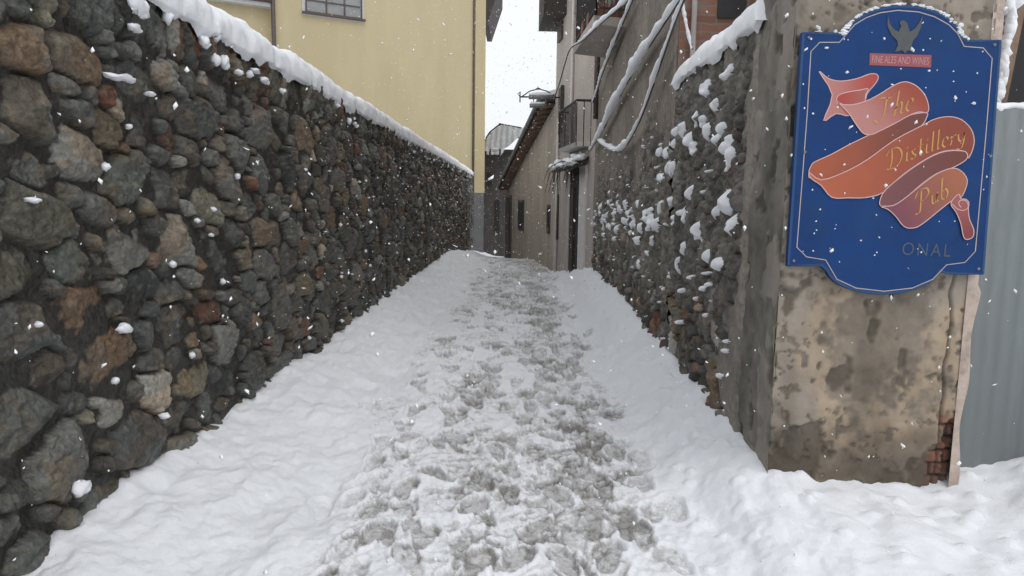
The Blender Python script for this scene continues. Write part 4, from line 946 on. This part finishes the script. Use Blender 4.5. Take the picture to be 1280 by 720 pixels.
# ------------------------------------------------------------------ yellow house
yh = empty('yellow_house', (-5, 31, -2))
C0 = np.array((-1.40, 31.)); C0 = atY(604.8, 240, 31.)[:2]; yd = np.array((-.874, -.486)); yn = np.array((yd[1], -yd[0]))  # facing the camera side
if yn@(-C0) < 0: yn = -yn
YN = (yn[0], yn[1], 0)
def ony(x, y, out=0.): return hit(x, y, np.array((C0[0]+yn[0]*out, C0[1]+yn[1]*out, 0)), YN)
eL = ony(341, 20)
s_end = (eL[:2]-C0)@yd
E1 = C0+yd*s_end; bk = -yn*7
mb = MB(); mb.prism([(E1[0], E1[1], -2.7), (C0[0], C0[1], -2.7), (C0[0]+bk[0], C0[1]+bk[1], -2.7), (E1[0]+bk[0], E1[1]+bk[1], -2.7)], (0, 0, 15)); child(mb, 'wall', m_yellow, yh)
pz = ony(598, 241)[2]
child(wbox(C0+yd*.02, C0+yd*s_end*.98, -2.7, pz, yn, -.02, .05), 'plinth', m_plinth, yh)
q = ony(591, 150)[:2]; sq = (q-C0)@yd
child(wbox(C0+yd*.0, C0+yd*(sq-.07), pz, 12.2, yn, -.02, .05), 'corner_pilaster', m_ytrim, yh)
q = C0+yd*sq+yn*.05; mb = MB(); mb.tube([(q[0], q[1], pz-1.5), (q[0], q[1], 12.2)], .035, 8); child(mb, 'downpipe', m_pipe, yh, smooth=True)
# window
a_, b_ = ony(381.5, 14), ony(452.5, 25.5); zs = (a_[2]+b_[2])/2
W0, W1 = a_[:2], b_[:2]
wd = W1-W0
sr_ = child(wbox(W0-wd*.05, W1+wd*.04, zs-.12, zs+2.2, yn, -.05, .03), 'window_surround', m_frame, yh)
def sub(m_, name, mt, par): m_.v = [tuple(np.array(v)-H0(yh)) for v in m_.v]; return m_.build(name, mt, par)
sub(wbox(W0, W1, zs, zs+2.1, yn, .03, .045), 'pane', m_glass, sr_)
m_ = MB()
for t in (0, .35, .67, .975): 
    p = W0+wd*t; m_.obox((p[0]+yn[0]*.05, p[1]+yn[1]*.05, zs), (wd[0]*.022, wd[1]*.022, 0), (yn[0]*.03, yn[1]*.03, 0), (0, 0, 2.1))
for z_ in (.0, .42, .86, 1.3, 1.7, 2.08): m_.obox((W0[0]+yn[0]*.055, W0[1]+yn[1]*.055, zs+z_), (wd[0], wd[1], 0), (yn[0]*.03, yn[1]*.03, 0), (0, 0, .035))
sub(m_, 'grille', m_pipe, sr_)
m_ = wbox(W0-wd*.06, W1+wd*.05, zs-.07, zs, yn, .03, .14); sub(m_, 'sill', m_pipe, sr_)
# left end pipe and lower wing
q = E1+yn*.09; mb = MB(); mb.tube([(q[0], q[1], -2.), (q[0], q[1], 12.2)], .075, 8); child(mb, 'downpipe', m_pipe, yh, smooth=True)
W2 = E1-yn*.3; W3 = E1+yd*5-yn*.3; f0 = hit(320, 5, np.array((W2[0], W2[1], 0)), YN)[2]
mb = MB(); mb.prism([(W3[0], W3[1], -2.7), (W2[0], W2[1], -2.7), (W2[0]+bk[0], W2[1]+bk[1], -2.7), (W3[0]+bk[0], W3[1]+bk[1], -2.7)], (0, 0, f0+2.7)); child(mb, 'wing_wall', m_yellow, yh)
child(wbox(W3, W2, f0-.12, f0+.02, yn, .001, .35), 'wing_fascia', m_frame, yh)
child(wbox(W3, W2, f0+.02, f0+.2, yn, -.5, .45), 'wing_eave', m_wood, yh)
# eave of the main roof at the right corner
e0 = atY(611, 27, 31.2); mb = MB()
mb.prism([(C0[0]-.1, 31.05, e0[2]), (C0[0]+.12, 31.05, e0[2]), (C0[0]+.62, 31.05, e0[2]+1.5), (C0[0]+.62, 31.05, e0[2]+3.), (C0[0]-.1, 31.05, e0[2]+3.)], (0, 4, 0)); child(mb, 'roof_eave', m_wood, yh)
tag(yh, 'tall yellow house with a barred window rising behind the left wall', 'house')

# ------------------------------------------------------------------ falling snow
rf = np.random.default_rng(3)
N_ = 17000
px = rf.uniform(-1.75, 4.5, N_); py = rf.uniform(.9, 16, N_); pz_ = rf.uniform(.1, 6.5, N_)
ok = (px < 1.2) | (py < 3.3); ok &= (px > -2.6)
# above the left wall too
qx = rf.uniform(-12, -2.6, 2200); qy = rf.uniform(4, 22, 2200); qz = rf.uniform(3.1, 9, 2200)
PX = np.concatenate([px[ok], qx]); PY = np.concatenate([py[ok], qy]); PZ = np.concatenate([pz_[ok], qz]); n_ = len(PX)
base = np.array([(1, 0, 0), (-1, 0, 0), (0, 1, 0), (0, -1, 0), (0, 0, 1.3), (0, 0, -1.3)])
tri = np.array([(0, 2, 4), (2, 1, 4), (1, 3, 4), (3, 0, 4), (2, 0, 5), (1, 2, 5), (3, 1, 5), (0, 3, 5)])
sc_ = np.minimum(rf.gamma(1.9, .0015, n_)+.0011, .0075)*np.clip(PY/1.8, .45, 1); 
V_ = PX[:, None, None]*np.array([1, 0, 0])+PY[:, None, None]*np.array([0, 1, 0])+PZ[:, None, None]*np.array([0, 0, 1])+base[None]*sc_[:, None, None]*rf.uniform(.45, 1.35, (n_, 6, 1))
skew = rf.normal(0, .5, n_); V_[:, :, 0] += (base[None, :, 2]*sc_[:, None]*skew[:, None])
me = bpy.data.meshes.new('falling_snow'); me.vertices.add(n_*6); me.vertices.foreach_set('co', V_.ravel())
lp_ = (tri[None]+6*np.arange(n_)[:, None, None]).ravel(); me.loops.add(len(lp_)); me.loops.foreach_set('vertex_index', lp_.astype(np.int32))
me.polygons.add(n_*8); me.polygons.foreach_set('loop_start', (np.arange(n_*8)*3).astype(np.int32)); me.update(calc_edges=True); me.materials.append(m_flake)
o = bpy.data.objects.new('falling_snow', me); COL.objects.link(o); tag(o, 'small snowflakes falling through the alley', 'snowfall', kind='stuff')

# ------------------------------------------------------------------ light
w = bpy.data.worlds.new('World'); SC.world = w; w.use_nodes = True; nt = w.node_tree; N = nt.nodes; L = nt.links
bg = N['Background']; sk = N.new('ShaderNodeTexSky'); sk.sky_type = 'NISHITA'; sk.sun_disc = False
EL, RO = math.radians(58), math.radians(150)
sk.sun_elevation = EL; sk.sun_rotation = RO; sk.air_density = 1.5; sk.dust_density = 6
hs = N.new('ShaderNodeHueSaturation'); hs.inputs['Saturation'].default_value = .12
mx = N.new('ShaderNodeMix'); mx.data_type = 'RGBA'; mx.inputs['Factor'].default_value = .72; mx.inputs['B'].default_value = (9.6, 9.9, 10.4, 1)
L.new(sk.outputs[0], hs.inputs['Color']); L.new(hs.outputs[0], mx.inputs['A']); L.new(mx.outputs['Result'], bg.inputs['Color']); bg.inputs['Strength'].default_value = .13
sl = bpy.data.lights.new('sun', 'SUN'); sl.energy = .5; sl.angle = math.radians(35); sl.color = (1, .98, .95)
so_ = bpy.data.objects.new('sun', sl); COL.objects.link(so_)
dirv = Vector((math.sin(RO)*math.cos(EL), math.cos(RO)*math.cos(EL), math.sin(EL)))
so_.rotation_euler = dirv.to_track_quat('Z', 'Y').to_euler()
SC.view_settings.view_transform = 'Standard'; SC.view_settings.look = 'None'; SC.view_settings.exposure = -.06; SC.view_settings.gamma = 1
SC.view_settings.use_curve_mapping = False
SC.render.engine = 'CYCLES'
SC.cycles.max_bounces = 6; SC.cycles.diffuse_bounces = 4; SC.cycles.use_denoising = True
